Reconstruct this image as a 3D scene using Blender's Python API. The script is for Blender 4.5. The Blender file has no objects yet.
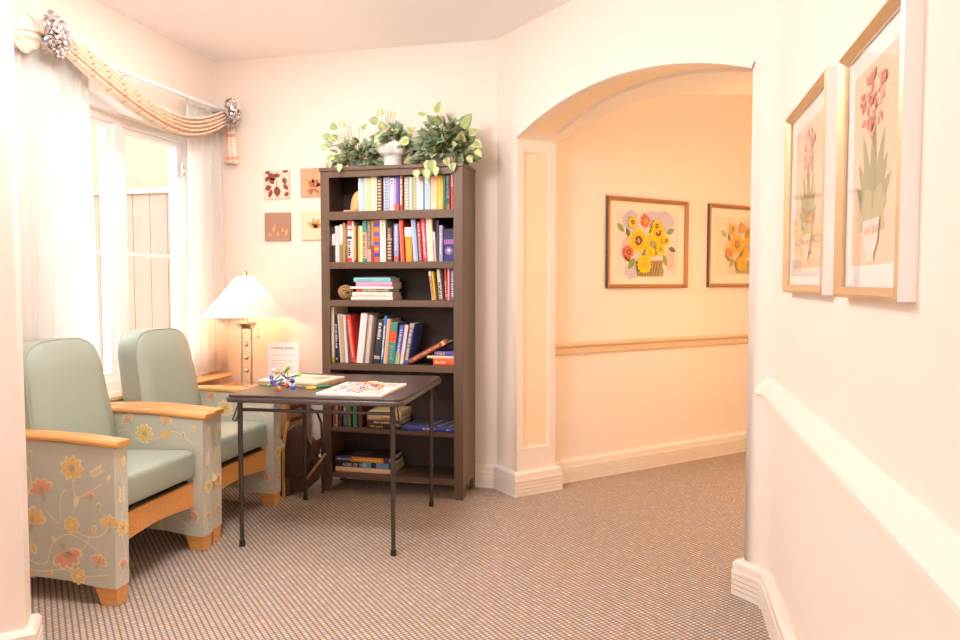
import bpy, math, random
from mathutils import Vector, Matrix, Euler
random.seed(7)
PI = math.pi
scene = bpy.context.scene
COL = scene.collection

# ---------------------------------------------------------------- camera geometry
F, CH = 740.0, 1.25
YAW, PITCH = math.radians(13.67), math.atan(37 / 740)

def ray(px, py):
    u = (px - 480) / F; v = -(py - 320) / F
    fy = math.cos(PITCH) + v * math.sin(PITCH); fz = -math.sin(PITCH) + v * math.cos(PITCH)
    c, s = math.cos(YAW), math.sin(YAW)
    return (u * c - fy * s, u * s + fy * c, fz)

def on_y(px, py, y):
    r = ray(px, py); t = y / r[1]; return Vector((t * r[0], y, CH + t * r[2]))

def on_x(px, py, x):
    r = ray(px, py); t = x / r[0]; return Vector((x, t * r[1], CH + t * r[2]))

def on_z(px, py, z):
    r = ray(px, py); t = (z - CH) / r[2]; return Vector((t * r[0], t * r[1], z))

# ---------------------------------------------------------------- materials
def lin(c):
    if isinstance(c, str):
        c = [int(c[i:i + 2], 16) / 255 for i in (0, 2, 4)]
        c = [x / 12.92 if x <= .04045 else ((x + .055) / 1.055) ** 2.4 for x in c]
    return (c[0], c[1], c[2], 1)

_m = {}
def mat(name, col, rough=.6, metal=0, var=.06, scale=8, bump=0, bscale=60, spec=.5, stretch=(1, 1, 1), coat=0, sheen=0):
    if name in _m: return _m[name]
    m = bpy.data.materials.new(name); m.use_nodes = True
    nt = m.node_tree; b = nt.nodes['Principled BSDF']
    c = lin(col)
    tc = nt.nodes.new('ShaderNodeTexCoord'); mp = nt.nodes.new('ShaderNodeMapping')
    mp.inputs['Scale'].default_value = stretch
    nt.links.new(tc.outputs['Object'], mp.inputs[0])
    no = nt.nodes.new('ShaderNodeTexNoise'); no.inputs['Scale'].default_value = scale; no.inputs['Detail'].default_value = 4
    nt.links.new(mp.outputs[0], no.inputs['Vector'])
    mx = nt.nodes.new('ShaderNodeMix'); mx.data_type = 'RGBA'
    mx.inputs[6].default_value = tuple(min(1, x * (1 - var)) for x in c[:3]) + (1,)
    mx.inputs[7].default_value = tuple(min(1, x * (1 + var)) for x in c[:3]) + (1,)
    nt.links.new(no.outputs['Fac'], mx.inputs[0]); nt.links.new(mx.outputs[2], b.inputs['Base Color'])
    b.inputs['Roughness'].default_value = rough; b.inputs['Metallic'].default_value = metal
    b.inputs['Specular IOR Level'].default_value = spec
    if coat: b.inputs['Coat Weight'].default_value = coat
    if sheen: b.inputs['Sheen Weight'].default_value = sheen
    if bump:
        n2 = nt.nodes.new('ShaderNodeTexNoise'); n2.inputs['Scale'].default_value = bscale
        nt.links.new(mp.outputs[0], n2.inputs['Vector'])
        bp = nt.nodes.new('ShaderNodeBump'); bp.inputs['Strength'].default_value = bump; bp.inputs['Distance'].default_value = .01
        nt.links.new(n2.outputs['Fac'], bp.inputs['Height']); nt.links.new(bp.outputs[0], b.inputs['Normal'])
    _m[name] = m
    return m

def C(hexs, rough=.55):       # plain coloured paper / paint
    return mat('paint_' + hexs, hexs, rough, var=.05, scale=30)

M_wall = mat('wall_paint', (.865, .755, .665), .75, var=.01, scale=3, bump=.03, bscale=200, spec=.2)
M_ceil = mat('ceiling_paint', (.93, .89, .88), .8, var=.01, spec=.2)
M_trim = mat('trim_paint', (.88, .785, .70), .4, var=.01, spec=.4)
M_inset = mat('inset_peach_paint', (.90, .72, .52), .6, var=.01, spec=.3)
M_rail = mat('rail_tan_paint', (.78, .56, .36), .4, var=.02, spec=.4)
M_white = mat('white_paint', (.92, .91, .90), .35, var=.01)
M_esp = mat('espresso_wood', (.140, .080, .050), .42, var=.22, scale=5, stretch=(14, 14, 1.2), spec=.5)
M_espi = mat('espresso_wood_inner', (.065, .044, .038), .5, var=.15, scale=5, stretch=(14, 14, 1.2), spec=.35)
M_oak = mat('honey_wood', (.72, .34, .10), .35, var=.2, scale=6, stretch=(2, 14, 14), coat=.3)
M_oakz = mat('brown_wood', (.42, .20, .09), .4, var=.2, scale=6, stretch=(14, 14, 2))
M_vinyl = mat('sage_vinyl', (.35, .40, .33), .42, var=.05, scale=4, bump=.04, bscale=9, spec=.5)
M_fab = mat('floral_base', (.58, .57, .47), .8, var=.06, scale=60, bump=.1, bscale=500, sheen=.2)
M_fy = mat('floral_yellow', (.86, .58, .20), .8, var=.1, scale=80)
M_fp = mat('floral_pink', (.86, .42, .27), .8, var=.1, scale=80)
M_fc = mat('floral_cream', (.88, .76, .50), .8, var=.05, scale=80)
M_fg = mat('floral_green', (.48, .46, .28), .8, var=.05, scale=80)
M_ttop = mat('table_vinyl', (.080, .055, .047), .33, var=.08, scale=30, bump=.06, bscale=300, spec=.6)
M_tmet = mat('table_metal', (.075, .058, .052), .35, metal=.5, var=.08)
M_rub = mat('rubber', (.03, .025, .022), .7)
M_pap = mat('page_paper', (.80, .72, .60), .8, var=.08, scale=8, stretch=(1, 1, 120))
M_brass = mat('lamp_metal', (.72, .60, .46), .22, metal=1, var=.04)
M_gold = mat('gold_frame', (.66, .46, .26), .33, metal=.55, var=.12, scale=20)
M_hfr = mat('hall_frame', (.50, .23, .09), .35, metal=.35, var=.15, scale=20)
M_fdark = mat('frame_dark_side', (.13, .08, .07), .5)
M_matb = mat('mat_board', (.86, .80, .66), .8, var=.01)
M_matw = mat('mat_board_white', (.92, .90, .87), .8, var=.01)
M_silver = mat('rosette_silver', (.58, .50, .48), .25, metal=.8, var=.25, scale=60)
M_rod = mat('white_rod', (.85, .87, .90), .3)
M_swag = mat('swag_cloth', (.88, .70, .54), .6, var=.12, scale=30, sheen=.3)
M_swagd = mat('swag_cloth_rust', (.76, .38, .24), .6, var=.1, scale=30)
M_swagc = mat('swag_cloth_cream', (.86, .76, .62), .6, var=.1, scale=30)

def shader_mix(name, base, trans_col, fac, rough=.8):
    m = bpy.data.materials.new(name); m.use_nodes = True; nt = m.node_tree
    b = nt.nodes['Principled BSDF']; b.inputs['Base Color'].default_value = lin(base); b.inputs['Roughness'].default_value = rough
    no = nt.nodes.new('ShaderNodeTexNoise'); no.inputs['Scale'].default_value = 300
    bp = nt.nodes.new('ShaderNodeBump'); bp.inputs['Strength'].default_value = .05
    nt.links.new(no.outputs['Fac'], bp.inputs['Height']); nt.links.new(bp.outputs[0], b.inputs['Normal'])
    t = nt.nodes.new('ShaderNodeBsdfTranslucent'); t.inputs['Color'].default_value = lin(trans_col)
    mx = nt.nodes.new('ShaderNodeMixShader'); mx.inputs[0].default_value = fac
    out = nt.nodes['Material Output']
    nt.links.new(b.outputs[0], mx.inputs[1]); nt.links.new(t.outputs[0], mx.inputs[2]); nt.links.new(mx.outputs[0], out.inputs[0])
    return m, nt, mx, out
M_shade, *_ = shader_mix('lamp_shade_cloth', (.92, .90, .86), (.95, .86, .74), .35)
M_curt, nt, mx, out = shader_mix('sheer_curtain', (.90, .88, .85), (.95, .93, .90), .5)
tr = nt.nodes.new('ShaderNodeBsdfTransparent'); m2 = nt.nodes.new('ShaderNodeMixShader'); m2.inputs[0].default_value = .15
nt.links.new(mx.outputs[0], m2.inputs[1]); nt.links.new(tr.outputs[0], m2.inputs[2]); nt.links.new(m2.outputs[0], out.inputs[0])

def glass_mat(name, ior=1.5, tint=(1, 1, 1)):
    m = bpy.data.materials.new(name); m.use_nodes = True; nt = m.node_tree
    nt.nodes.remove(nt.nodes['Principled BSDF']); out = nt.nodes['Material Output']
    t = nt.nodes.new('ShaderNodeBsdfTransparent'); t.inputs[0].default_value = (*tint, 1)
    g = nt.nodes.new('ShaderNodeBsdfGlossy'); g.inputs['Roughness'].default_value = .02
    no = nt.nodes.new('ShaderNodeTexNoise'); no.inputs['Scale'].default_value = 2
    mr = nt.nodes.new('ShaderNodeMapRange'); mr.inputs[3].default_value = .015; mr.inputs[4].default_value = .03
    nt.links.new(no.outputs['Fac'], mr.inputs[0]); nt.links.new(mr.outputs[0], g.inputs['Roughness'])
    f = nt.nodes.new('ShaderNodeFresnel'); f.inputs[0].default_value = ior
    mx = nt.nodes.new('ShaderNodeMixShader')
    ge = nt.nodes.new('ShaderNodeNewGeometry'); ml = nt.nodes.new('ShaderNodeMath'); ml.operation = 'MULTIPLY_ADD'
    ml.inputs[1].default_value = -1; ml.inputs[2].default_value = 1; nt.links.new(ge.outputs['Backfacing'], ml.inputs[0])
    m3 = nt.nodes.new('ShaderNodeMath'); m3.operation = 'MULTIPLY'; nt.links.new(ml.outputs[0], m3.inputs[0]); nt.links.new(f.outputs[0], m3.inputs[1])
    nt.links.new(m3.outputs[0], mx.inputs[0]); nt.links.new(t.outputs[0], mx.inputs[1]); nt.links.new(g.outputs[0], mx.inputs[2])
    nt.links.new(mx.outputs[0], out.inputs[0])
    return m
M_glass = glass_mat('clear_glass')
M_acr = glass_mat('clear_acrylic', 1.3, (.97, .97, .98))

def carpet():
    m = bpy.data.materials.new('woven_carpet'); m.use_nodes = True; nt = m.node_tree; b = nt.nodes['Principled BSDF']
    N = nt.nodes.new; L = nt.links.new
    tc = N('ShaderNodeTexCoord'); mp = N('ShaderNodeMapping'); mp.inputs['Rotation'].default_value = (0, 0, math.radians(45))
    L(tc.outputs['Object'], mp.inputs[0])
    sp = N('ShaderNodeSeparateXYZ'); L(mp.outputs[0], sp.inputs[0])
    def ma(op, a, bb=None):
        n = N('ShaderNodeMath'); n.operation = op
        for i, v in enumerate((a, bb)):
            if v is None: continue
            if isinstance(v, (int, float)): n.inputs[i].default_value = v
            else: L(v, n.inputs[i])
        return n.outputs[0]
    # x' runs along the rows, y' across them
    row = ma('MULTIPLY', sp.outputs['Y'], 1 / .0205)
    rf = ma('FRACT', row); ri = ma('FLOOR', row)
    al = ma('MULTIPLY', sp.outputs['X'], 1 / .0150)
    af = ma('FRACT', al); ai = ma('FLOOR', al)
    bw = ma('SINE', ma('MULTIPLY', rf, PI)); ba = ma('SINE', ma('MULTIPLY', af, PI))
    hgt = ma('MULTIPLY', ma('POWER', bw, .7), ma('ADD', ma('MULTIPLY', ba, .84), .16))
    cv = N('ShaderNodeCombineXYZ'); L(ri, cv.inputs[0]); L(ai, cv.inputs[1])
    wn = N('ShaderNodeTexWhiteNoise'); wn.noise_dimensions = '2D'; L(cv.outputs[0], wn.inputs['Vector'])
    cr = N('ShaderNodeValToRGB'); e = cr.color_ramp.elements
    e[0].color = (.56, .42, .30, 1); e[1].color = (.76, .61, .47, 1)
    x = e.new(.5); x.color = (.68, .51, .37, 1); x = e.new(.8); x.color = (.52, .46, .44, 1)
    L(wn.outputs['Value'], cr.inputs[0])
    mx = N('ShaderNodeMix'); mx.data_type = 'RGBA'
    st = N('ShaderNodeMapRange'); st.inputs[1].default_value = .22; st.inputs[2].default_value = .70; L(hgt, st.inputs[0])
    L(st.outputs[0], mx.inputs[0]); mx.inputs[6].default_value = (.215, .165, .155, 1); L(cr.outputs[0], mx.inputs[7])
    L(mx.outputs[2], b.inputs['Base Color']); b.inputs['Roughness'].default_value = .95; b.inputs['Specular IOR Level'].default_value = .1
    no = N('ShaderNodeTexNoise'); no.inputs['Scale'].default_value = 900; L(tc.outputs['Object'], no.inputs['Vector'])
    hh = ma('ADD', hgt, ma('MULTIPLY', no.outputs['Fac'], .4))
    bp = N('ShaderNodeBump'); bp.inputs['Strength'].default_value = .5; bp.inputs['Distance'].default_value = .004
    L(hh, bp.inputs['Height']); L(bp.outputs[0], b.inputs['Normal'])
    return m
M_carpet = carpet()

def boards_mat(name, c1, c2):
    m = bpy.data.materials.new(name); m.use_nodes = True; nt = m.node_tree; b = nt.nodes['Principled BSDF']
    tc = nt.nodes.new('ShaderNodeTexCoord'); w = nt.nodes.new('ShaderNodeTexWave'); w.inputs['Scale'].default_value = 1.6
    w.inputs['Distortion'].default_value = .2
    cr = nt.nodes.new('ShaderNodeValToRGB'); cr.color_ramp.elements[0].color = (*c2, 1); cr.color_ramp.elements[1].color = (*c1, 1)
    cr.color_ramp.elements[1].position = .15
    nt.links.new(tc.outputs['Object'], w.inputs[0]); nt.links.new(w.outputs[0], cr.inputs[0]); nt.links.new(cr.outputs[0], b.inputs['Base Color'])
    b.inputs['Roughness'].default_value = .8
    return m

# ---------------------------------------------------------------- mesh builder
class MB:
    def __init__(s): s.v = []; s.f = []; s.m = []; s.T = Matrix()
    def add(s, vs, fs, mi=0):
        o = len(s.v); s.v += [s.T @ Vector(p) for p in vs]
        for f in fs: s.f.append([i + o for i in f]); s.m.append(mi)
    def box(s, c, d, mi=0, R=None):
        x, y, z = [a / 2 for a in d]
        vs = [Vector(p) for p in ((-x, -y, -z), (x, -y, -z), (x, y, -z), (-x, y, -z), (-x, -y, z), (x, -y, z), (x, y, z), (-x, y, z))]
        if R is not None: vs = [R @ p for p in vs]
        vs = [p + Vector(c) for p in vs]
        s.add(vs, [(0, 3, 2, 1), (4, 5, 6, 7), (0, 1, 5, 4), (1, 2, 6, 5), (2, 3, 7, 6), (3, 0, 4, 7)], mi)
    def bb(s, a, b, mi=0):
        s.box([(a[i] + b[i]) / 2 for i in range(3)], [abs(b[i] - a[i]) for i in range(3)], mi)
    def prism(s, poly, fn, t0, t1, mi=0, caps=True):    # poly 2d points, fn(u,v,t)->xyz
        n = len(poly)
        vs = [fn(u, v, t0) for u, v in poly] + [fn(u, v, t1) for u, v in poly]
        fs = [(i, (i + 1) % n, n + (i + 1) % n, n + i) for i in range(n)]
        if caps: fs += [tuple(range(n))[::-1], tuple(range(n, 2 * n))]
        s.add(vs, fs, mi)
    def tube(s, pts, r, n=8, mi=0, closed=False, flat=None):
        P = [Vector(p) for p in pts]; k = len(P); vs = []
        up = None
        for i, p in enumerate(P):
            if closed: t = P[(i + 1) % k] - P[i - 1]
            else: t = P[min(i + 1, k - 1)] - P[max(i - 1, 0)]
            t.normalize()
            if up is None: up = Vector((0, 0, 1)) if abs(t.z) < .9 else Vector((1, 0, 0))
            a = t.cross(up); 
            if a.length < 1e-6: a = t.cross(Vector((0, 1, 0)))
            a.normalize(); up = a.cross(t).normalized()
            rr = r[i] if isinstance(r, (list, tuple)) else r
            for j in range(n):
                q = 2 * PI * j / n
                vs.append(p + a * math.cos(q) * rr + up * math.sin(q) * rr * (flat or 1))
        fs = []
        for i in range(k if closed else k - 1):
            for j in range(n):
                a0 = i * n + j; a1 = i * n + (j + 1) % n; b0 = ((i + 1) % k) * n + j; b1 = ((i + 1) % k) * n + (j + 1) % n
                fs.append((a0, a1, b1, b0))
        if not closed: fs += [tuple(range(n))[::-1], tuple(range((k - 1) * n, k * n))]
        s.add(vs, fs, mi)
    def lathe(s, prof, c=(0, 0, 0), n=24, mi=0, caps=True):
        vs = []; c = Vector(c)
        for r, z in prof:
            for j in range(n):
                q = 2 * PI * j / n; vs.append(c + Vector((r * math.cos(q), r * math.sin(q), z)))
        fs = []
        for i in range(len(prof) - 1):
            for j in range(n):
                fs.append((i * n + j, i * n + (j + 1) % n, (i + 1) * n + (j + 1) % n, (i + 1) * n + j))
        if caps: fs += [tuple(range(n))[::-1], tuple(range((len(prof) - 1) * n, len(prof) * n))]
        s.add(vs, fs, mi)
    def sph(s, c, r, n=12, mi=0, sc=(1, 1, 1)):
        vs = []; fs = []; h = n // 2
        for i in range(h + 1):
            a = PI * i / h
            for j in range(n):
                q = 2 * PI * j / n
                vs.append((c[0] + r * sc[0] * math.sin(a) * math.cos(q), c[1] + r * sc[1] * math.sin(a) * math.sin(q), c[2] + r * sc[2] * math.cos(a)))
        for i in range(h):
            for j in range(n): fs.append((i * n + j, (i + 1) * n + j, (i + 1) * n + (j + 1) % n, i * n + (j + 1) % n))
        s.add(vs, fs, mi)
    def grid(s, fn, nu, nv, mi=0, mifn=None):
        vs = [fn(i / nu, j / nv) for i in range(nu + 1) for j in range(nv + 1)]
        o = len(s.v); s.v += [s.T @ Vector(p) for p in vs]
        for i in range(nu):
            for j in range(nv):
                a = i * (nv + 1) + j
                s.f.append([o + a, o + a + nv + 1, o + a + nv + 2, o + a + 1]); s.m.append(mifn(i, j) if mifn else mi)
    def build(s, name, mats, parent=None, bevel=0, seg=2, ang=40, solid=0, loc=None, merge=False, smooth=True):
        me = bpy.data.meshes.new(name); me.from_pydata([tuple(p) for p in s.v], [], s.f)
        if not isinstance(mats, (list, tuple)): mats = [mats]
        for m in mats: me.materials.append(m)
        for p, mi in zip(me.polygons, s.m): p.material_index = mi; p.use_smooth = smooth
        import bmesh
        bm = bmesh.new(); bm.from_mesh(me)
        if merge: bmesh.ops.remove_doubles(bm, verts=bm.verts, dist=1e-5)
        bmesh.ops.dissolve_degenerate(bm, edges=bm.edges, dist=1e-7)
        if not solid: bmesh.ops.recalc_face_normals(bm, faces=bm.faces)
        bm.to_mesh(me); bm.free()
        if smooth: me.set_sharp_from_angle(angle=math.radians(ang))
        o = bpy.data.objects.new(name, me); COL.objects.link(o)
        if parent: o.parent = parent
        if loc: o.location = loc
        if solid:
            md = o.modifiers.new('s', 'SOLIDIFY'); md.thickness = solid; md.offset = 0
        if bevel:
            md = o.modifiers.new('b', 'BEVEL'); md.width = bevel; md.segments = seg; md.limit_method = 'ANGLE'; md.angle_limit = math.radians(35)
            md.harden_normals = False
        return o

def tag(o, label=None, cat=None, group=None, kind=None):
    if label: o['label'] = label
    if cat: o['category'] = cat
    if group: o['group'] = group
    if kind: o['kind'] = kind
    return o

def thing(name, label, cat, loc=(0, 0, 0), rotz=0, group=None):
    o = bpy.data.objects.new(name, None); COL.objects.link(o); o.empty_display_size = .1
    o.location = loc; o.rotation_euler = (0, 0, rotz)
    return tag(o, label, cat, group)

def struct(name, mb, m, label, cat='wall', **k):
    o = mb.build(name, m, **k); return tag(o, label, cat, kind='structure')

# ---------------------------------------------------------------- room layout
s2 = math.sqrt(.5)
P0 = Vector((-.959, 4.38)); D = Vector((s2, -s2)); NN = Vector((s2, s2))
CEIL = 2.70; WX = -2.85; BY = 4.38; RX = .424
S0, S1, OD = .215, 1.837, .28
HS = .115                                  # s of the hall's long wall
def A(s, o): return P0 + D * s + NN * o

def slab(name, pts, th, z0=0, z1=CEIL, m=None, label='', cat='wall'):
    """wall following a polyline; thickness goes to the left of the walking direction"""
    mb = MB(); n = len(pts); off = offset(pts, th)
    poly = [tuple(p) for p in pts] + [tuple(p) for p in reversed(off)]
    # quads instead of one ngon for the caps
    for i in range(n - 1):
        a, b, c, d = pts[i], pts[i + 1], off[i + 1], off[i]
        vs = [(a[0], a[1], z0), (b[0], b[1], z0), (c[0], c[1], z0), (d[0], d[1], z0), (a[0], a[1], z1), (b[0], b[1], z1), (c[0], c[1], z1), (d[0], d[1], z1)]
        fs = [(0, 3, 2, 1), (4, 5, 6, 7), (0, 1, 5, 4), (2, 3, 7, 6)]
        if i == 0: fs.append((3, 0, 4, 7))
        if i == n - 2: fs.append((1, 2, 6, 5))
        mb.add(vs, fs)
    return struct(name, mb, m or M_wall, label, cat, merge=True)

def offset(pts, th):
    P = [Vector(p) for p in pts]; out = []
    for i in range(len(P)):
        ns = []
        if i > 0: t = (P[i] - P[i - 1]).normalized(); ns.append(Vector((-t.y, t.x)))
        if i < len(P) - 1: t = (P[i + 1] - P[i]).normalized(); ns.append(Vector((-t.y, t.x)))
        if len(ns) == 1: out.append(P[i] + ns[0] * th)
        else:
            m = (ns[0] + ns[1]).normalized(); out.append(P[i] + m * (th / max(.3, m.dot(ns[0]))))
    return out

def sweep(mb, pts, prof, mi=0):
    """sweep closed profile [(off, z)] along polyline; positive off = to the right of walking direction"""
    rings = []
    for off, z in prof:
        rings.append([(p.x, p.y, z) for p in offset(pts, -off)])
    n = len(pts); k = len(prof); vs = []
    for i in range(n):
        for j in range(k): vs.append(rings[j][i])
    fs = []
    for i in range(n - 1):
        for j in range(k):
            fs.append((i * k + j, i * k + (j + 1) % k, (i + 1) * k + (j + 1) % k, (i + 1) * k + j))
    fs += [tuple(range(k))[::-1], tuple(range((n - 1) * k, n * k))]
    mb.add(vs, fs, mi)

# floor and ceiling
mb = MB(); mb.bb((-4.2, -3, -.12), (4.6, 9, 0))
struct('floor', mb, M_carpet, 'brown and peach woven loop carpet floor', 'floor')
mb = MB(); mb.bb((-3.6, -3, CEIL), (4.6, 9, CEIL + .1))
struct('ceiling', mb, M_ceil, 'plain off-white ceiling', 'ceiling')

# window wall with opening
WY0, WY1, WZ0, WZ1 = 2.88, 4.15, .66, 2.16
mb = MB(); T = .2
for a, b in (((WX - T, .5, 0), (WX, WY0, CEIL)), ((WX - T, WY1, 0), (WX, BY + .2, CEIL)), ((WX - T, WY0, 0), (WX, WY1, WZ0)), ((WX - T, WY0, WZ1), (WX, WY1, CEIL))):
    mb.bb(a, b)
struct('wall_window', mb, M_wall, 'pale pink wall around the curtained window')
slab('wall_back', [(WX, BY), tuple(P0)], .2, label='pale pink wall behind the bookcase and lamp')

# arch wall: front face, stepped soffit and back faces
def prof(s):
    h = (S1 - S0) / 2; c = (S0 + S1) / 2; r = .155; R = (h * h + r * r) / (2 * r)
    return 2.08 + r - R + math.sqrt(max(0, R * R - (s - c) ** 2))
OB = [(.215, .30), (.51, .33), (.684, .36), (.836, .42), (.938, .50), (1.026, .59), (1.10, .74), (1.25, .90), (1.5, 1.05), (1.837, 1.2)]
def ob(s):
    for (a, b), (c, d) in zip(OB, OB[1:]):
        if s <= c: return b + (d - b) * max(0, s - a) / (c - a)
    return OB[-1][1]
mb = MB()
def q3(s, o, z): p = A(s, o); return (p.x, p.y, z)
def quad(mb, a, b, c, d, mi=0): mb.add([a, b, c, d], [(0, 1, 2, 3)], mi)
quad(mb, q3(0, 0, 0), q3(S0, 0, 0), q3(S0, 0, CEIL), q3(0, 0, CEIL))
SE = 1.90                                    # right pier face ends, rounded corner follows
quad(mb, q3(S1, 0, 0), q3(SE, 0, 0), q3(SE, 0, CEIL), q3(S1, 0, CEIL))
NA = 48
ss = [S0 + (S1 - S0) * i / NA for i in range(NA + 1)]
for a, b in zip(ss, ss[1:]):
    quad(mb, q3(a, 0, prof(a)), q3(b, 0, prof(b)), q3(b, 0, CEIL), q3(a, 0, CEIL))
    quad(mb, q3(a, ob(a), prof(a)), q3(b, ob(b), prof(b)), q3(b, ob(b), CEIL), q3(a, ob(a), CEIL))
    quad(mb, q3(a, OD, prof(a)), q3(b, OD, prof(b)), q3(b, ob(b), prof(b)), q3(a, ob(a), prof(a)))
# intrados with recessed panels: stations along the opening
st = [(S0, 0, -1, 0, 0), (S0, .27, -1, 0, 0), (S0, .282, -1, 0, 1), (S0, 2.0, -1, 0, 1), (S0, 2.012, -1, 0, 0), (S0, 2.08, -1, 0, 0)]
for i in range(1, NA):
    s = ss[i]; dz = (prof(s + .001) - prof(s - .001)) / .002; L = math.hypot(1, dz)
    st.append((s, prof(s), -(-dz) / L * 1, 1 / L, 0 if i < 2 or i > NA - 2 else 1))
st += [(S1, 2.08, 1, 0, 0), (S1, 2.012, 1, 0, 0), (S1, 2.0, 1, 0, 1), (S1, .282, 1, 0, 1), (S1, .27, 1, 0, 0), (S1, 0, 1, 0, 0)]
def nrm(k):
    s, z, ns, nz, r = st[k]
    if nz == 0: return ns, 0
    dz = (prof(s + .001) - prof(s - .001)) / .002; L = math.hypot(1, dz)
    return -dz / L, 1 / L
cs = [(0, 0, 0), (.045, 0, 0), (.055, 1, 1), (.225, 1, 1), (.235, 0, 0), (OD, 0, 0)]
for k in range(len(st) - 1):
    for j in range(len(cs) - 1):
        def pt(kk, jj):
            s, z, _, _, r = st[kk]; nx, nz = nrm(kk); d = cs[jj][1] * r * .014
            return q3(s + nx * d, cs[jj][0], z + nz * d)
        inset = (cs[j][2] and cs[j + 1][2] and st[k][4] and st[k + 1][4])
        quad(mb, pt(k, j), pt(k + 1, j), pt(k + 1, j + 1), pt(k, j + 1), 1 if inset else 0)
# back faces of the piers
quad(mb, q3(S0, OD, 0), q3(HS, OD, 0), q3(HS, OD, CEIL), q3(S0, OD, CEIL))
quad(mb, q3(S1, OD, 0), q3(S1, 1.2, 0), q3(S1, 1.2, CEIL), q3(S1, OD, CEIL))
o = struct('wall_arch', mb, [M_wall, M_inset], 'pale pink angled wall with a wide panelled archway', merge=True)
# slim arched bead around the front of the opening
mb = MB()
pts = [(s, prof(s)) for s in ss]
k = len(pts)
for i in range(k - 1):
    def off(i, d):
        a = Vector(pts[max(i - 1, 0)]); b = Vector(pts[min(i + 1, k - 1)]); t = (b - a).normalized()
        return Vector(pts[i]) + Vector((-t.y, t.x)) * d
    a0, a1 = off(i, 0), off(i + 1, 0); b0, b1 = off(i, .03), off(i + 1, .03)
    vs = [q3(a0.x, -.012, a0.y), q3(a1.x, -.012, a1.y), q3(b1.x, -.004, b1.y), q3(b0.x, -.004, b0.y),
          q3(a0.x, 0, a0.y), q3(a1.x, 0, a1.y), q3(b1.x, 0, b1.y), q3(b0.x, 0, b0.y)]
    mb.add(vs, [(0, 1, 2, 3), (0, 1, 5, 4), (3, 2, 6, 7)])
struct('trim_1', mb, M_wall, 'thin flat casing around the front of the archway', 'trim', merge=True)

# rounded right corner and right wall
ce = A(SE, 0); cr = 0.0
corner = Vector((RX, P0.y - (RX - P0.x)))
path = [ce]
pa, pb = ce, Vector((RX, corner.y - (corner - ce).length))
for i in range(1, 9):
    t = i / 8
    path.append(pa * (1 - t) ** 2 + corner * 2 * t * (1 - t) + pb * t * t)
path.append(Vector((RX, -2.6)))
slab('wall_right', [tuple(p) for p in path], .15, label='pale pink wall on the right carrying two framed prints')
# hall walls
slab('wall_hall', [tuple(A(HS, OD)), tuple(A(HS, 5.2))], .12, label='peach hall wall seen through the archway')
slab('wall_hall_right', [tuple(A(S1 + .12, 5.2)), tuple(A(S1 + .12, 0.05))], -.12 + .24, label='hall wall opposite the sunflower prints')
slab('wall_hall_end', [tuple(A(HS, 5.2)), tuple(A(S1 + .1, 5.2))], .12, label='far end wall of the hall')
# near left 45 degree wall and the rest of the room behind the camera
NL = Vector((-1.966, 1.914))
slab('wall_left', [(-3.2, NL.y - (NL.x + 3.2) * 1), tuple(NL), tuple(NL + Vector((-.075, .095)))], .10, label='pale peach wall end at the left edge of the view')
slab('wall_side', [(-3.2, -2.6), (-3.2, NL.y - (NL.x + 3.2))], .15, label='side wall of the room behind the viewpoint')
slab('wall_rear', [(RX, -2.6), (-3.2, -2.6)], .15, label='rear wall of the room behind the viewpoint')

# baseboards
BP = [(0, 0), (.034, 0), (.034, 0.020), (.027, 0.0205), (.027, 0.0235), (.034, 0.024), (.034, 0.040), (.027, 0.0405), (.027, 0.0435), (.034, 0.044), (.034, 0.060), (.027, 0.0605), (.027, 0.0635), (.034, 0.064), (.034, 0.080), (.027, 0.0805), (.027, 0.0835), (.034, 0.084), (.034, .098), (.031, .101), (.031, .130), (.020, .142), (0, .142)]
def base(name, pts, label):
    mb = MB(); sweep(mb, [Vector(p) for p in pts], BP)
    return struct(name, mb, M_trim, label, 'baseboard', ang=20)
base('baseboard_back', [(WX, BY), P0, A(S0, 0), A(S0, OD), A(HS, OD)], 'ridged pale baseboard under the back wall and arch pier')
base('baseboard_hall', [A(HS, OD), A(HS, 5.15)], 'ridged peach baseboard along the hall wall')
base('baseboard_right', [A(S1, 1.2), A(S1, 0)] + path, 'ridged pale baseboard along the right wall')
base('baseboard_window', [(WX, .98), (WX, BY - .034)], 'ridged pale baseboard under the window')
base('baseboard_left', [(-3.15, NL.y - (NL.x + 3.15)), NL, NL + Vector((-.07, .09))], 'ridged pale baseboard at the foot of the left wall end')
# chair rails
RP = [(0, .805), (.018, .805), (.022, .815), (.022, .845), (.04, .855), (.045, .862), (.045, .872), (.038, .878), (0, .878)]
mb = MB(); sweep(mb, [A(HS, OD), A(HS, 5.15)], RP)
struct('trim_2', mb, M_rail, 'tan chair rail along the hall wall', 'trim', ang=25)
mb = MB(); sweep(mb, path[2:-1] + [Vector((RX, -2.55))], [(0, .800), (.046, .822), (.052, .828), (.052, .840), (.044, .852), (0, .885)])
struct('trim_3', mb, M_trim, 'broad pale ledge rail along the right wall', 'trim', ang=25)

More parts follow.
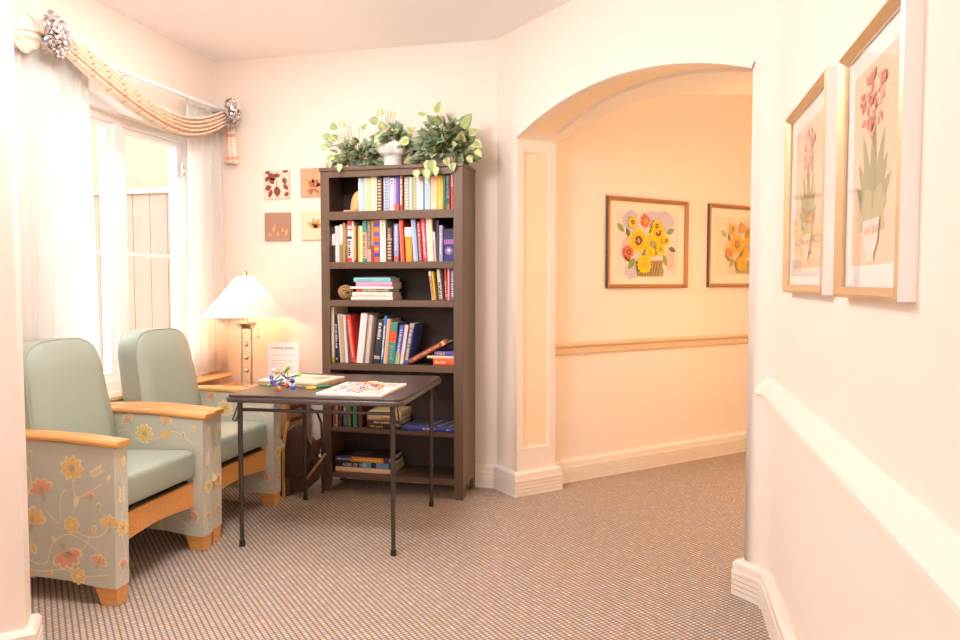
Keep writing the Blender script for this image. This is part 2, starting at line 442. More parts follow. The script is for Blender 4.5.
# ---------------------------------------------------------------- window
W = bpy.data.objects.new('window_1', None); COL.objects.link(W); tag(W, 'white casement window behind the sheer curtains', 'window', kind='structure')
W.location = (WX - .10, 0, 0)
mb = MB()
fr = .05
for a, b in (((-.05, WY0, WZ0 + fr), (.05, WY0 + fr, WZ1 - .04)), ((-.05, WY1 - fr, WZ0 + fr), (.05, WY1, WZ1 - .04)), ((-.05, WY0, WZ0), (.05, WY1, WZ0 + fr)), ((-.05, WY0, WZ1 - .04), (.05, WY1, WZ1)), ((-.05, 3.498, WZ0 + fr), (.05, 3.552, WZ1 - .04))):
    mb.bb(a, b)
mb.build('window_frame', M_white, W)
for y0, y1 in ((WY0 + fr, 3.498), (3.552, WY1 - fr)):
    mb = MB(); w = .048
    for a, b in (((-.02, y0, WZ0 + fr), (.03, y0 + w, WZ1 - .04)), ((-.02, y1 - w, WZ0 + fr), (.03, y1, WZ1 - .04)), ((-.02, y0 + w, WZ0 + fr), (.03, y1 - w, WZ0 + fr + w)), ((-.02, y0 + w, WZ1 - .04 - .03), (.03, y1 - w, WZ1 - .04)), ((-.0, y0 + w, 1.405), (.02, y1 - w, 1.423))):
        mb.bb(a, b)
    s_ = mb.build('sash', M_white, W)
    mb = MB(); mb.bb((0, y0 + w - .004, WZ0 + fr + w - .004), (.004, y1 - w + .004, WZ1 - .066)); mb.build('pane', M_glass, s_)
mb = MB(); mb.bb((.05, WY1 - fr - .03, 1.92), (.058, WY1 - fr - .01, 1.99)); mb.bb((.05, WY1 - fr - .028, 1.94), (.075, WY1 - fr - .018, 1.95)); mb.build('latch', M_brass, W)
# casing + sill
mb = MB()
for a, b in (((WX, WY0 - .07, WZ0), (WX + .018, WY0, WZ1 + .07)), ((WX, WY1, WZ0), (WX + .018, WY1 + .07, WZ1 + .07)), ((WX, WY0, WZ1), (WX + .018, WY1, WZ1 + .07))): mb.bb(a, b)
struct('trim_4', mb, M_white, 'white casing around the window', 'trim', bevel=.004)
mb = MB(); mb.prism([(WX, WZ0 - .028), (WX + .115, WZ0 - .028), (WX + .125, WZ0 - .014), (WX + .115, WZ0), (WX, WZ0)], lambda u, v, t: (u, t, v), WY0 - .2, WY1 + .17)
sl = struct('trim_5', mb, mat('sill_wood', (.70, .42, .20), .3, var=.15, scale=6, stretch=(14, 2, 14), coat=.4), 'honey wooden window sill below the curtains', 'sill')

# outside: fence and house wall, ground
mb = MB(); mb.bb((-16, -3, -.3), (-3.1, 12, -.13)); struct('ground_outside', mb, mat('outside_paving', (.36, .33, .3), .9), 'pale paving outside the window', 'ground')
f_ = thing('fence', 'peach board fence outside beyond the window', 'fence', (-7, 6.5, -.13))
mb = MB()
for i in range(40): mb.bb((-4 + i * .2, 0, 0), (-4 + i * .2 + .194, .03, 2.28))
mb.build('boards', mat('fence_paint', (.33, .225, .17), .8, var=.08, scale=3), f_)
mb = MB(); mb.bb((-4, -.03, 2.28), (4, .06, 2.33)); mb.build('top_rail', mat('fence_rail_paint', (.8, .5, .35), .8), f_)
h_ = thing('house', 'cream rendered house wall beyond the fence', 'building', (-8, 9, -.13))
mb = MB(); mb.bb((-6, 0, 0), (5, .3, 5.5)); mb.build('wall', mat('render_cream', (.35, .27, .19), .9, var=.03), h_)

# ---------------------------------------------------------------- curtains, rod, swag
def curtain(y0, y1, n, amp, label, top=2.33, bot=.64):
    mb = MB(); ph = random.random() * 6
    def fn(u, v):
        z = top + (bot - top) * v
        y = y0 + (y1 - y0) * u
        a = amp * (.6 + .4 * math.sin(u * 9 + ph)) * (.75 + .25 * v)
        x = WX + .058 + a * math.sin(u * n * 2 * PI + ph + .5 * math.sin(v * 2)) + .008 * math.sin(u * 31 + v * 2)
        return (x, y + .012 * math.sin(v * 2.5 + u * 5), z)
    mb.grid(fn, 110, 10)
    t = thing('curtain', label, 'curtain', (0, 0, 0))
    mb.build('curtain_panel', M_curt, t, ang=180, solid=.0015)
    m2 = MB(); m2.grid(lambda u, v: fn(u, v * .012)[:2] + (top + .03 - v * .03,), 110, 2)
    m2.build('heading', M_curt, t, ang=180, solid=.003)
    return t
curtain(2.72, 3.20, 9, .018, 'sheer white curtain panel at the left side of the window')
curtain(3.96, 4.34, 8, .018, 'sheer white curtain panel at the right side of the window', bot=.69)
cr_ = thing('curtain_rod', 'slim white curtain rod above the window', 'curtain rod', (WX + .11, 0, 2.355))
mb = MB(); mb.tube([(0, 2.62, 0), (0, 4.33, 0)], .011, 10); mb.build('rod', M_rod, cr_)
for y in (2.75, 3.45, 4.25):
    mb = MB(); mb.bb((-.11, y - .008, -.02), (-.10, y + .008, .02)); mb.tube([(-.105, y, 0), (0, y, 0)], .006, 8); mb.build('bracket', M_rod, cr_)
# swag: pleated cloth hanging between the rosettes
RYL, RYR = 2.88, 4.30
mb = MB()
def path_s(u):
    y = RYL + (RYR - RYL) * u
    # sag curve, lowest right of centre
    z = 2.375 - .20 * math.sin(PI * u ** 1.2) ** 1.0 - .05 * u
    return y, z
def sw(u, v):
    y, z = path_s(u)
    wid = .035 + .030 * math.sin(PI * u) ** .7
    if u < .5: wid += .035 * (1 - u / .45) * math.sin(PI * min(1, u * 4) / 2)
    ph = v * 10 * PI
    x = WX + .14 + .03 * math.sin(PI * u) + .022 * math.sin(ph) * (.5 + .5 * math.sin(PI * u)) + .015 * math.sin(PI * v)
    zz = z + (.5 - v) * wid * 2 * (1 - .1 * math.sin(PI * u)) 
    return (x, y + .03 * (v - .5), zz)
mb.grid(sw, 168, 60, mifn=lambda i, j: 1 if j in (7, 22, 41) or (i % 12 == 0 and 3 < j < 56) else (2 if j % 12 in (4, 5, 6) or 26 < j < 34 or j > 52 else 0))
sg = thing('swag_valance', 'peach plaid sheer swag draped between two silver rosettes', 'valance', (0, 0, 0))
mb.build('swag', [M_swag, M_swagd, M_swagc], sg, ang=180, solid=.002)
def tail(y, z1, z0, w, side):
    mb = MB()
    def fn(u, v):
        ww = w * (.35 + .65 * v)
        return (WX + .12 + (u - .35) * ww * 1.1, y + .012 * math.sin(u * 5 * PI) - u * ww * .3, z1 + (z0 - z1) * v - .03 * u * v * side)
    mb.grid(fn, 30, 14, mifn=lambda i, j: 1 if (i % 9 == 0 or j == 12 or j == 5) else (2 if i % 9 > 5 else 0))
    mb.build('tail', [M_swag, M_swagd, M_swagc], sg, ang=180, solid=.002)
tail(4.345, 2.32, 2.03, .11, .2)
mb = MB()
def puff(u, v):
    a = u * 2 * PI
    r = .055 * math.sin(PI * min(1, v * 1.0 + .05)) ** .6 * (1 + .18 * math.sin(a * 5 + v * 3) + .12 * math.sin(a * 11 - v * 5))
    return (WX + .10 + r * math.cos(a) * .9, 2.84 - .17 * v, 2.36 - .02 * v + r * math.sin(a) * 1.3)
mb.grid(puff, 36, 14, mifn=lambda i, j: 1 if i % 9 == 0 else (2 if i % 9 > 4 else 0))
mb.build('gathered_end', [M_swag, M_swagd, M_swagc], sg, ang=180, solid=.002)

def rosette(y, z, label, r=.070, tall=1.25):
    t = thing('rosette', label, 'curtain rosette', (WX + .17, y, z), group='silver rosettes holding the swag')
    mb = MB()
    for k in range(150):
        a = random.random() * 2 * PI; rr = math.sqrt(random.random())
        cy, cz = rr * math.cos(a) * r * .85, rr * math.sin(a) * r * tall
        cx = .05 * (1 - rr * rr) + random.uniform(-.01, .01)
        L = random.uniform(.012, .021)
        R = Euler((random.uniform(0, 6), random.uniform(-.9, .9), random.uniform(-.9, .9))).to_matrix()
        vs = [R @ Vector(p) * L + Vector((cx, cy, cz)) for p in ((0, -1, 0), (0, -.35, .6), (0, .7, .55), (0, 1.0, 0), (0, .7, -.55), (0, -.35, -.6), (.45, .1, 0), (-.2, 0, 0))]
        mb.add(vs, [(i, (i + 1) % 6, 6) for i in range(6)] + [((i + 1) % 6, i, 7) for i in range(6)], k % 2)
    mb.build('petals', [M_silver, mat('rosette_pale', (.78, .70, .68), .3, metal=.6)], t, smooth=False)
    mb = MB(); mb.sph((.0, 0, 0), .06, 12, sc=(.4, 1, 1.2)); mb.tube([(0, 0, 0), (-.165, 0, 0)], .012, 8); mb.build('hub', M_silver, t)
rosette(RYL - .015, 2.375, 'larger-looking silver leafy rosette at the left end of the swag', .078, 1.3)
rosette(RYR - .03, 2.335, 'silver leafy rosette at the right end of the swag')

# ---------------------------------------------------------------- armchairs
def arc_pts(cx, cy, r, a0, a1, n): return [(cx + r * math.cos(a0 + (a1 - a0) * i / n), cy + r * math.sin(a0 + (a1 - a0) * i / n)) for i in range(n + 1)]

def deco(mb, M2, items, mats_ix=(1, 2, 3, 4)):
    """flat flowers, leaves and vines laid into cloth; M2(u,v,h)->xyz"""
    Y, Pk, Cr, Gr = mats_ix
    def poly(pts, mi, h): mb.add([M2(u, v, h) for u, v in pts], [tuple(range(len(pts)))], mi)
    def petal(cx, cy, a, L, w, mi, h):
        L *= 1.22; w *= 1.22
        c, s = math.cos(a), math.sin(a)
        out = []
        for t, k in ((0, 0), (.35, .8), (.7, 1), (.95, .5), (1.0, 0), (.95, -.5), (.7, -1), (.35, -.8)):
            x = t * L; y = k * w / 2
            out.append((cx + c * x - s * y, cy + s * x + c * y))
        poly(out, mi, h)
    for it in items:
        k = it[0]
        if k == 'f':      # radial flower  (f, x, y, r, n, petalmat, centremat)
            _, x, y, r, n, pm, cm = it
            for i in range(n): petal(x, y, 2 * PI * i / n, r, r * 4.5 / n, Cr, .0010)
            for i in range(n): petal(x, y, 2 * PI * i / n, r * .82, r * 3.2 / n, pm, .0014)
            poly([(x + r * .32 * math.cos(2 * PI * i / 10), y + r * .32 * math.sin(2 * PI * i / 10)) for i in range(10)], cm, .0018)
        if k == 'fan':
            _, x, y, r, a, pm = it
            for i in range(5): petal(x, y, a + (i - 2) * .55, r, r * .5, Cr, .0010)
            for i in range(5): petal(x, y, a + (i - 2) * .55, r * .85, r * .36, pm, .0014)
            petal(x, y, a + PI, r * .5, r * .3, Gr, .0014); petal(x, y, a, r * .4, r * .25, Gr, .0018)
        if k == 'l':
            _, x, y, r, a, pm = it; petal(x, y, a, r, r * .5, Cr, .0010); petal(x, y, a, r * .85, r * .3, pm, .0014)
        if k == 'sprig':
            _, x, y, r, a, pm = it
            for i in range(4):
                px_, py_ = x + math.cos(a) * r * i * .3, y + math.sin(a) * r * i * .3
                petal(px_, py_, a + .7, r * .4, r * .2, pm, .001); petal(px_, py_, a - .7, r * .4, r * .2, pm, .001)
        if k == 'v':
            _, pts, w = it
            # Catmull-ish smoothing
            P = [Vector(p) for p in pts]; Q = []
            for i in range(len(P) - 1):
                p0 = P[max(i - 1, 0)]; p1 = P[i]; p2 = P[i + 1]; p3 = P[min(i + 2, len(P) - 1)]
                for j in range(6):
                    t = j / 6
                    Q.append(.5 * ((2 * p1) + (p2 - p0) * t + (2 * p0 - 5 * p1 + 4 * p2 - p3) * t * t + (3 * p1 - p0 - 3 * p2 + p3) * t ** 3))
            Q.append(P[-1])
            L_, R_ = [], []
            for i, p in enumerate(Q):
                t = (Q[min(i + 1, len(Q) - 1)] - Q[max(i - 1, 0)]).normalized(); n = Vector((-t.y, t.x)) * w / 2
                L_.append(p + n); R_.append(p - n)
            for i in range(len(Q) - 1): poly([L_[i], R_[i], R_[i + 1], L_[i + 1]], Cr, .0008)

def zc(zx, zy):   # side-panel pattern sketch coordinates to (x, z) on the arm
    return ((zx / 2.909 + 20 - 125) / 215, .647 - (zy / 2.909 + 400 - 443) * .00395)
def Fz(zx, zy, r, n, pm, cm): x, z = zc(zx, zy); return ('f', x, z, r / 2.909 / 232, n, pm, cm)
def FAN(zx, zy, r, a, pm): x, z = zc(zx, zy); return ('fan', x, z, r / 2.909 / 232, a, pm)
def LF(zx, zy, r, a, pm): x, z = zc(zx, zy); return ('l', x, z, r / 2.909 / 232, a, pm)
def SP(zx, zy, r, a, pm): x, z = zc(zx, zy); return ('sprig', x, z, r / 2.909 / 232, a, pm)
def VI(*p): return ('v', [zc(*q) for q in p], .0048)
Yx, Px, Cx, Gx = 1, 2, 3, 4
SIDE = [VI((30, 420), (60, 480), (110, 490), (130, 430), (180, 400), (240, 430), (270, 460)), VI((110, 330), (150, 370), (155, 300), (170, 270)),
        VI((185, 375), (215, 400), (260, 400), (290, 370)), VI((30, 500), (90, 515), (160, 505), (210, 520), (280, 510)), VI((190, 240), (200, 290), (240, 270), (270, 250)),
        VI((60, 200), (75, 250), (50, 330)), VI((165, 460), (215, 440), (235, 400)),
        Fz(190, 208, 30, 9, Yx, Gx), FAN(105, 285, 36, 1.9, Px), FAN(72, 375, 40, 1.4, Yx), Fz(185, 372, 20, 7, Yx, Cx), FAN(165, 450, 44, -1.2, Px),
        FAN(290, 370, 28, 1.5, Yx), FAN(255, 480, 24, 1.2, Px), SP(240, 225, 34, .5, Cx), LF(195, 325, 30, 1.3, Cx), FAN(238, 290, 14, 1.6, Px), LF(242, 400, 26, 1.3, Yx), LF(68, 425, 34, -1.2, Yx),
        SP(25, 215, 30, .6, Yx), Fz(200, 520, 20, 8, Yx, Cx), LF(128, 405, 18, -1, Cx), LF(70, 190, 22, 1.3, Gx), LF(285, 240, 18, 1, Cx), LF(257, 335, 26, 1.4, Gx), SP(40, 525, 30, 0, Yx), LF(105, 520, 22, .2, Px),
        FAN(-40, 300, 36, 1.5, Yx), Fz(-60, 420, 28, 8, Px, Yx), VI((-90, 480), (-40, 450), (0, 500), (30, 420)), Fz(-110, 220, 26, 8, Yx, Gx), LF(-20, 380, 24, 1, Cx), SP(-80, 330, 30, 1, Cx)]
INNER = [('f', -.30, .545, .040, 10, Yx, Gx), ('fan', -.38, .60, .032, 2.2, Px), ('fan', -.19, .60, .03, 1.2, Px), ('sprig', -.22, .53, .05, .4, Yx), ('v', [(-.5, .5), (-.4, .56), (-.3, .5), (-.15, .56), (-.04, .5)], .003),
         ('l', -.10, .52, .035, 1.5, Gx), ('l', -.46, .53, .035, 1.4, Px), ('sprig', -.52, .58, .04, .4, Cx), ('l', -.05, .56, .03, 1.3, Yx), ('fan', -.06, .16, .03, .5, Px), ('fan', -.25, .13, .03, .5, Yx), ('v', [(-.4, .12), (-.2, .17), (-.05, .1)], .003)]

def armchair(label, loc, rz):
    t = thing('armchair', label, 'armchair', loc, rz, 'sage green and floral armchairs by the window')
    Wd, th = .68, .078
    yo = Wd / 2
    # side outline (x,z), x=0 is the front
    top = [(-.70 + .70 * i / 12, .618 + .018 * math.sin(PI * (i / 12) ** .8)) for i in range(13)]
    bot = [(-.005, .07), (-.10, .074), (-.2, .088), (-.35, .095), (-.5, .088), (-.60, .074), (-.70, .07)]
    outl = top + bot
    for sgn in (-1, 1):
        mb = MB(); y0, y1 = sgn * yo, sgn * (yo - th)
        mb.prism(outl, lambda u, v, q: (u, q, v), min(y0, y1), max(y0, y1))
        deco(mb, lambda u, v, h: (u, sgn * (yo + h), v), SIDE)
        deco(mb, lambda u, v, h: (u, sgn * (yo - th - h), v), INNER)
        # narrow front face pattern
        fcy = sgn * (yo - th / 2)
        deco(mb, lambda u, v, h: (h * 1.0 + .0006 - .005 * max(0, (.3 - v)) / .3, fcy + u, v), [('f', 0, .30, .028, 8, Yx, Gx), ('fan', .0, .15, .025, 1.4, Px), ('sprig', -.005, .40, .05, 1.5, Cx), ('l', .01, .53, .04, 1.5, Yx), ('v', [(-.015, .1), (.015, .2), (-.012, .3), (.012, .4), (-.01, .55)], .003)])
        arm = mb.build('arm_panel', [M_fab, M_fy, M_fp, M_fc, M_fg], t, smooth=False)
        # wooden arm cap, bowed
        mb = MB(); n = 16; sec = [(-.046, 0), (-.046, .014), (-.036, .024), (.036, .024), (.046, .014), (.046, 0)]
        vs = []
        for i in range(n + 1):
            u = i / n; x = -.66 + .675 * u; z = .619 + .02 * math.sin(PI * u ** .8)
            w = 1 if i < n else .93
            for a, b in sec: vs.append((x, fcy + a * w, z + b))
        fs = [(i * 6 + j, i * 6 + (j + 1) % 6, (i + 1) * 6 + (j + 1) % 6, (i + 1) * 6 + j) for i in range(n) for j in range(6)]
        fs += [tuple(range(6))[::-1], tuple(range(n * 6, n * 6 + 6))]
        mb.add(vs, fs); cap = mb.build('arm_cap', M_oak, t, bevel=.003)
        for fx in (-.055, -.645):
            mb = MB(); d = .02 if fx > -.3 else -.02
            a = [(fx - .05, .075), (fx + .05, .075), (fx + .035 + d * .6, 0), (fx - .035 + d * .6, 0)]
            mb.prism(a, lambda u, v, q: (u, q, v), fcy - .033, fcy + .033); mb.build('leg', M_oak, t, bevel=.003)
    # front rail with arched underside
    yi = yo - th
    up = [(-yi, .325), (yi, .325)]; dn = [(yi - 2 * yi * i / 10, .205 + .022 * math.sin(PI * i / 10)) for i in range(11)]
    mb = MB(); mb.prism(up + dn, lambda u, v, q: (q, u, v), -.075, -.052); mb.build('front_rail', M_oak, t, bevel=.003)
    mb = MB(); mb.bb((-.64, -yi, .24), (-.08, yi, .33)); mb.build('seat_deck', mat('deck_black', (.03, .028, .025), .8), t)
    # seat cushion: superellipsoid
    def cushion(cx, cy, cz, a, b, c, e1, e2, tilt=0):
        mb = MB()
        def sg_(x, p): return math.copysign(abs(x) ** p, x)
        def fn(u, v):
            th_ = -PI / 2 + PI * v; ph = -PI + 2 * PI * u
            x = a * sg_(math.cos(th_), e1) * sg_(math.cos(ph), e2); y = b * sg_(math.cos(th_), e1) * sg_(math.sin(ph), e2); z = c * sg_(math.sin(th_), e1)
            z += .012 * (1 - (x / a) ** 2) * (1 - (y / b) ** 2) * (1 if z > 0 else 0)
            z += (x) * tilt
            return (cx + x, cy + y, cz + z)
        mb.grid(fn, 64, 32); return mb
    cu = cushion(-.31, 0, .405, .285, yi - .004, .072, .28, .14, .05)
    sc = cu.build('seat_cushion', M_vinyl, t, ang=180, merge=True)
    # backrest: outline extruded, lean back
    ol = []; hw, H_ = .247, .60
    for i in range(25):
        a = PI * i / 24; c_, s_ = math.cos(a), math.sin(a)
        ol.append((.226 * math.copysign(abs(c_) ** .55, c_), H_ - .17 + .17 * abs(s_) ** .75))
    ol = [(hw, 0), (hw - .004, .2)] + ol + [(-hw + .004, .2), (-hw, 0)]
    mb = MB()
    lean = .17
    def bf(u, v, q): return (-.40 - v * lean - q, u, .405 + v)
    N_ = len(ol); rings = [(1, .115), (1, .03), (.985, .012), (.95, 0), (.6, -.012), (.2, -.016)]
    cx0, cz0 = 0, .3
    vs = []
    for sc_, q in [(.95, .13)] + rings:
        for u, v in ol: vs.append(bf(u * sc_, cz0 + (v - cz0) * sc_, q))
    fs = [(i * N_ + j, i * N_ + (j + 1) % N_, (i + 1) * N_ + (j + 1) % N_, (i + 1) * N_ + j) for i in range(len(rings)) for j in range(N_)]
    fs += [tuple(range(N_))[::-1], tuple(range(len(rings) * N_, len(rings) * N_ + N_))]
    mb.add(vs, fs); bk = mb.build('backrest', M_vinyl, t, ang=60)
    mb = MB(); mb.tube([bf(u * .995, cz0 + (v - cz0) * .995, .015) for u, v in ol[1:-1]], .004, 6); mb.build('piping', M_vinyl, bk)
    return t
def chair_at(label, fx, fy, deg):
    a = math.radians(deg); c, s = math.cos(a), math.sin(a)
    # near front corner local (0,-.33)
    armchair(label, (fx - (s * .34), fy + c * .34, 0), a)
chair_at('sage and floral armchair nearest the viewer, beside the left wall end', -2.018, 2.385, 2.5)
chair_at('sage and floral armchair further back, beside the card table', -2.068, 3.095, 1.0)

# ---------------------------------------------------------------- bookcase
BX0, BX1, BF, BB = -1.957, -1.087, 4.055, 4.343
bc = thing('bookcase', 'tall dark brown five-shelf bookcase against the pink wall', 'bookcase', ((BX0 + BX1) / 2, (BF + BB) / 2, 0))
ox, oy = (BX0 + BX1) / 2, (BF + BB) / 2
def bx(mb, x0, x1, y0, y1, z0, z1): mb.bb((x0 - ox, y0 - oy, z0), (x1 - ox, y1 - oy, z1))
for x0, x1 in ((BX0, BX0 + .022), (BX1 - .022, BX1)):
    mb = MB(); bx(mb, x0, x1, BF + .018, BB, .075, 1.905)
    bx(mb, x0, x1, BF + .018, BF + .07, 0, .075); bx(mb, x0, x1, BB - .05, BB, 0, .075)
    mb.build('side_panel', M_esp, bc, bevel=.0015)
for x0, x1 in ((BX0, BX0 + .054), (BX1 - .054, BX1)):
    mb = MB(); mb.prism([(x0 - ox, 1.905), (x1 - ox, 1.905), (x1 - ox, .07), ((x1 if x0 == BX0 else x1 - .0) - ox - (.012 if x0 == BX0 else 0), 0), (x0 - ox + (0 if x0 == BX0 else .012), 0), (x0 - ox, .07)], lambda u, v, q: (u, q, v), BF - oy, BF + .018 - oy)
    mb.build('front_stile', M_esp, bc, bevel=.002)
mb = MB(); bx(mb, BX0 - .006, BX1 + .006, BF - .008, BB, 1.905, 1.928); mb.build('top_board', M_esp, bc, bevel=.004)
mb = MB(); bx(mb, BX0 + .054, BX1 - .054, BF, BF + .018, 1.868, 1.905); mb.build('top_rail', M_esp, bc, bevel=.002)
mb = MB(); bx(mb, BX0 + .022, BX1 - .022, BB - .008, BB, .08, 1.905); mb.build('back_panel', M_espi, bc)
SH = [(1.668, .048), (1.372, .038), (1.148, .036), (.772, .037), (.386, .022), (.117, .03)]
for z, th in SH:
    mb = MB(); bx(mb, BX0 + .022, BX1 - .022, BF + .018, BB - .008, z - .02, z)
    bx(mb, BX0 + .054, BX1 - .054, BF, BF + .0185, z - th, z + .001 if z != .386 else z)
    mb.build('shelf', M_esp, bc, bevel=.0015)

# ---------------------------------------------------------------- books
def words(s): return len(s.split())
def make_book(label, cat_group, loc, th, h, dp, cover, marks=(), mode='up', lean=0, rz=0, pages=True, spine2=None):
    """th thickness, h height, dp depth. up: standing, spine towards -y. lie: lying, spine towards -y"""
    if mode == 'up':
        fn = lambda a, b, c: (a, c, b)
    elif mode == 'face':         # front cover towards -y
        fn = lambda a, b, c: (c - dp / 2, a + th / 2, b)
    else:
        fn = lambda a, b, c: (b - h / 2, c, a + th / 2)
    mats = [C(cover)]; mb = MB(); w = min(.003, th * .2)
    def bx3(a0, a1, b0, b1, c0, c1, mi=0):
        p = [fn(a, b, c) for a in (a0, a1) for b in (b0, b1) for c in (c0, c1)]
        mb.add(p, [(0, 1, 3, 2), (4, 6, 7, 5), (0, 4, 5, 1), (2, 3, 7, 6), (0, 2, 6, 4), (1, 5, 7, 3)], mi)
    bx3(-th / 2, -th / 2 + w, 0, h, .002, dp); bx3(th / 2 - w, th / 2, 0, h, .002, dp)
    # rounded spine
    n = 5; pr = [(-th / 2, .004)] + [(-th / 2 * math.cos(PI * i / n), -.0025 * math.sin(PI * i / n)) for i in range(n + 1)] + [(th / 2, .004)]
    vs = [fn(a, 0, c) for a, c in pr] + [fn(a, h, c) for a, c in pr]; k = len(pr)
    mb.add(vs, [(i, (i + 1) % k, k + (i + 1) % k, k + i) for i in range(k)] + [tuple(range(k))[::-1], tuple(range(k, 2 * k))])
    for mk in marks:
        # (kind, f0, f1, colour[, wfrac])  bands or lettering along the spine
        kind, f0, f1, col = mk[:4]; wf = mk[4] if len(mk) > 4 else .5
        m_ = C(col)
        if m_ not in mats: mats.append(m_)
        mi = mats.index(m_)
        if mode == 'face': continue
        if kind == 'band': bx3(-th / 2 * .98, th / 2 * .98, f0 * h, f1 * h, -.0034, .001, mi)
        if kind == 'stripe': bx3(-th / 2 * .98, -th / 2 + th * wf, f0 * h, f1 * h, -.0034, .001, mi)
        if kind == 'text':
            z = f0 * h; hw_ = th * wf / 2
            while z < f1 * h:
                L = random.uniform(.004, .011)
                bx3(-hw_, hw_ * random.uniform(.3, 1), z, min(z + L, f1 * h), -.0037, .001, mi); z += L + random.choice((.0025, .0025, .007))
        if kind == 'dots':
            z = f0 * h
            while z < f1 * h - .008:
                bx3(-th * wf / 2, th * wf / 2, z, z + .009, -.0037, .001, mi); z += .018
    o = mb.build('book', mats, ang=30); o.location = loc; o.rotation_euler = (0, lean, rz)
    tag(o, label, 'book', cat_group)
    if pages:
        mb = MB()
        e = .003 if h > .12 else .001
        vs = []
        bx3(-th / 2 + w, th / 2 - w, e, h - e, .003, dp - .004)
        mb.build('page_block', M_pap, o)
    return o

YS = BF + .035
def row(items, zb, shelf, group, prev_first=None):
    prev = prev_first
    for it in items:
        x0, x1, yt, col, desc, marks = it[:6]
        xt = it[6] if len(it) > 6 else x0              # top-left pixel if leaning
        dp = it[7] if len(it) > 7 else .165
        a = on_y(x0, 300, YS).x + .0003; b = on_y(x1, 300, YS).x - .0003
        ztop = on_y((x0 + x1) / 2, yt, YS).z; h = ztop - zb
        sh = on_y(xt, 300, YS).x - on_y(x0, 300, YS).x
        lean = math.atan2(sh, h); 
        th = (b - a) * math.cos(lean); h = (h - th * abs(math.sin(lean))) / math.cos(lean) if lean else h
        label = f"{desc} on the {shelf} shelf" + (f", right of the {prev}" if prev else ", first at the left")
        if words(label) > 16:
            label = f"{desc} on {shelf} shelf, right of {prev}"
        if words(label) > 16: label = f"{desc} on {shelf} shelf after {' '.join(prev.split()[:4])}"
        if words(label) > 16: print('LONG', label)
        dz = abs(math.sin(lean)) * th / 2
        make_book(label, group, ((a + b) / 2, YS, zb + dz + .001), th, h, dp, col, marks, lean=lean)
        prev = desc
R1 = [
 (359.4, 365.2, 178.2, 'A9CBD6', 'pale blue book', [('stripe', 0, 1, 'E6E6E0', .35)]),
 (365.5, 371.8, 177.8, 'F5C69E', 'peach book', [('stripe', .0, 1, 'FAD9BB', .3)]),
 (372.1, 377.7, 176.3, 'DCE0AE', 'pale green book', [('stripe', .0, 1, 'EFE6C4', .5)]),
 (378.0, 382.6, 178, '6E4436', 'dark brown book with cream marks', [('dots', .04, .96, 'E2CDB4', .55)]),
 (384.2, 390.3, 177.5, 'B9BFD6', 'grey blue patterned book', [('dots', .05, .95, '8B93B0', .5)]),
 (390.5, 394.9, 178, 'D3CCE0', 'lavender book', [('text', .8, .92, '6A6480', .4)]),
 (395.1, 399.6, 172.5, '6A5BC4', 'tall purple and blue book with red foot', [('band', 0, .17, 'E9604C'), ('band', .85, .98, '3A4DB8'), ('stripe', .17, .85, 'B88FC0', .4)]),
 (400.2, 403.6, 172.3, 'A8473A', 'tall rust book with white lettering', [('text', .15, .9, 'F4E4DC', .55)]),
 (404.8, 409.8, 177, '9FA892', 'grey green patterned book', [('dots', .04, .96, 'D2D3BE', .6)]),
 (410.0, 416.6, 177, 'B6BA96', 'olive and white patterned book', [('stripe', 0, 1, 'EFE4E4', .3), ('dots', .05, .9, '8F9A74', .3)]),
 (417.0, 423.8, 176.3, 'DAD2D2', 'pale grey book', [('stripe', 0, 1, 'EDE6E4', .4)]),
 (424.3, 430.8, 176.3, 'B5CCDE', 'light blue book', [('stripe', 0, 1, '7690A6', .12), ('text', .8, .95, 'E8EEF0', .6)]),
 (431.0, 437.8, 176, 'FBCB9C', 'light orange book', [('dots', .05, .2, 'FCE8D0', .6)]),
 (438.0, 443.3, 175.7, 'FDBE4E', 'golden yellow book', [('text', .1, .3, 'FFE2A8', .4)]),
 (443.5, 445.6, 171.8, '2E8E4E', 'thin tall green book', []),
 (446.0, 450.2, 172, '4E4C58', 'tall charcoal book', [('text', .3, .9, '857C90', .6), ('band', 0, .15, '8C6A58')]),
 (451.2, 454.2, 171.2, 'E84C44', 'thin tall red book', [('text', .6, .92, 'F8CFC8', .5)], 450.6),
]
row(R1, 1.669, 'top', 'books on the top shelf')
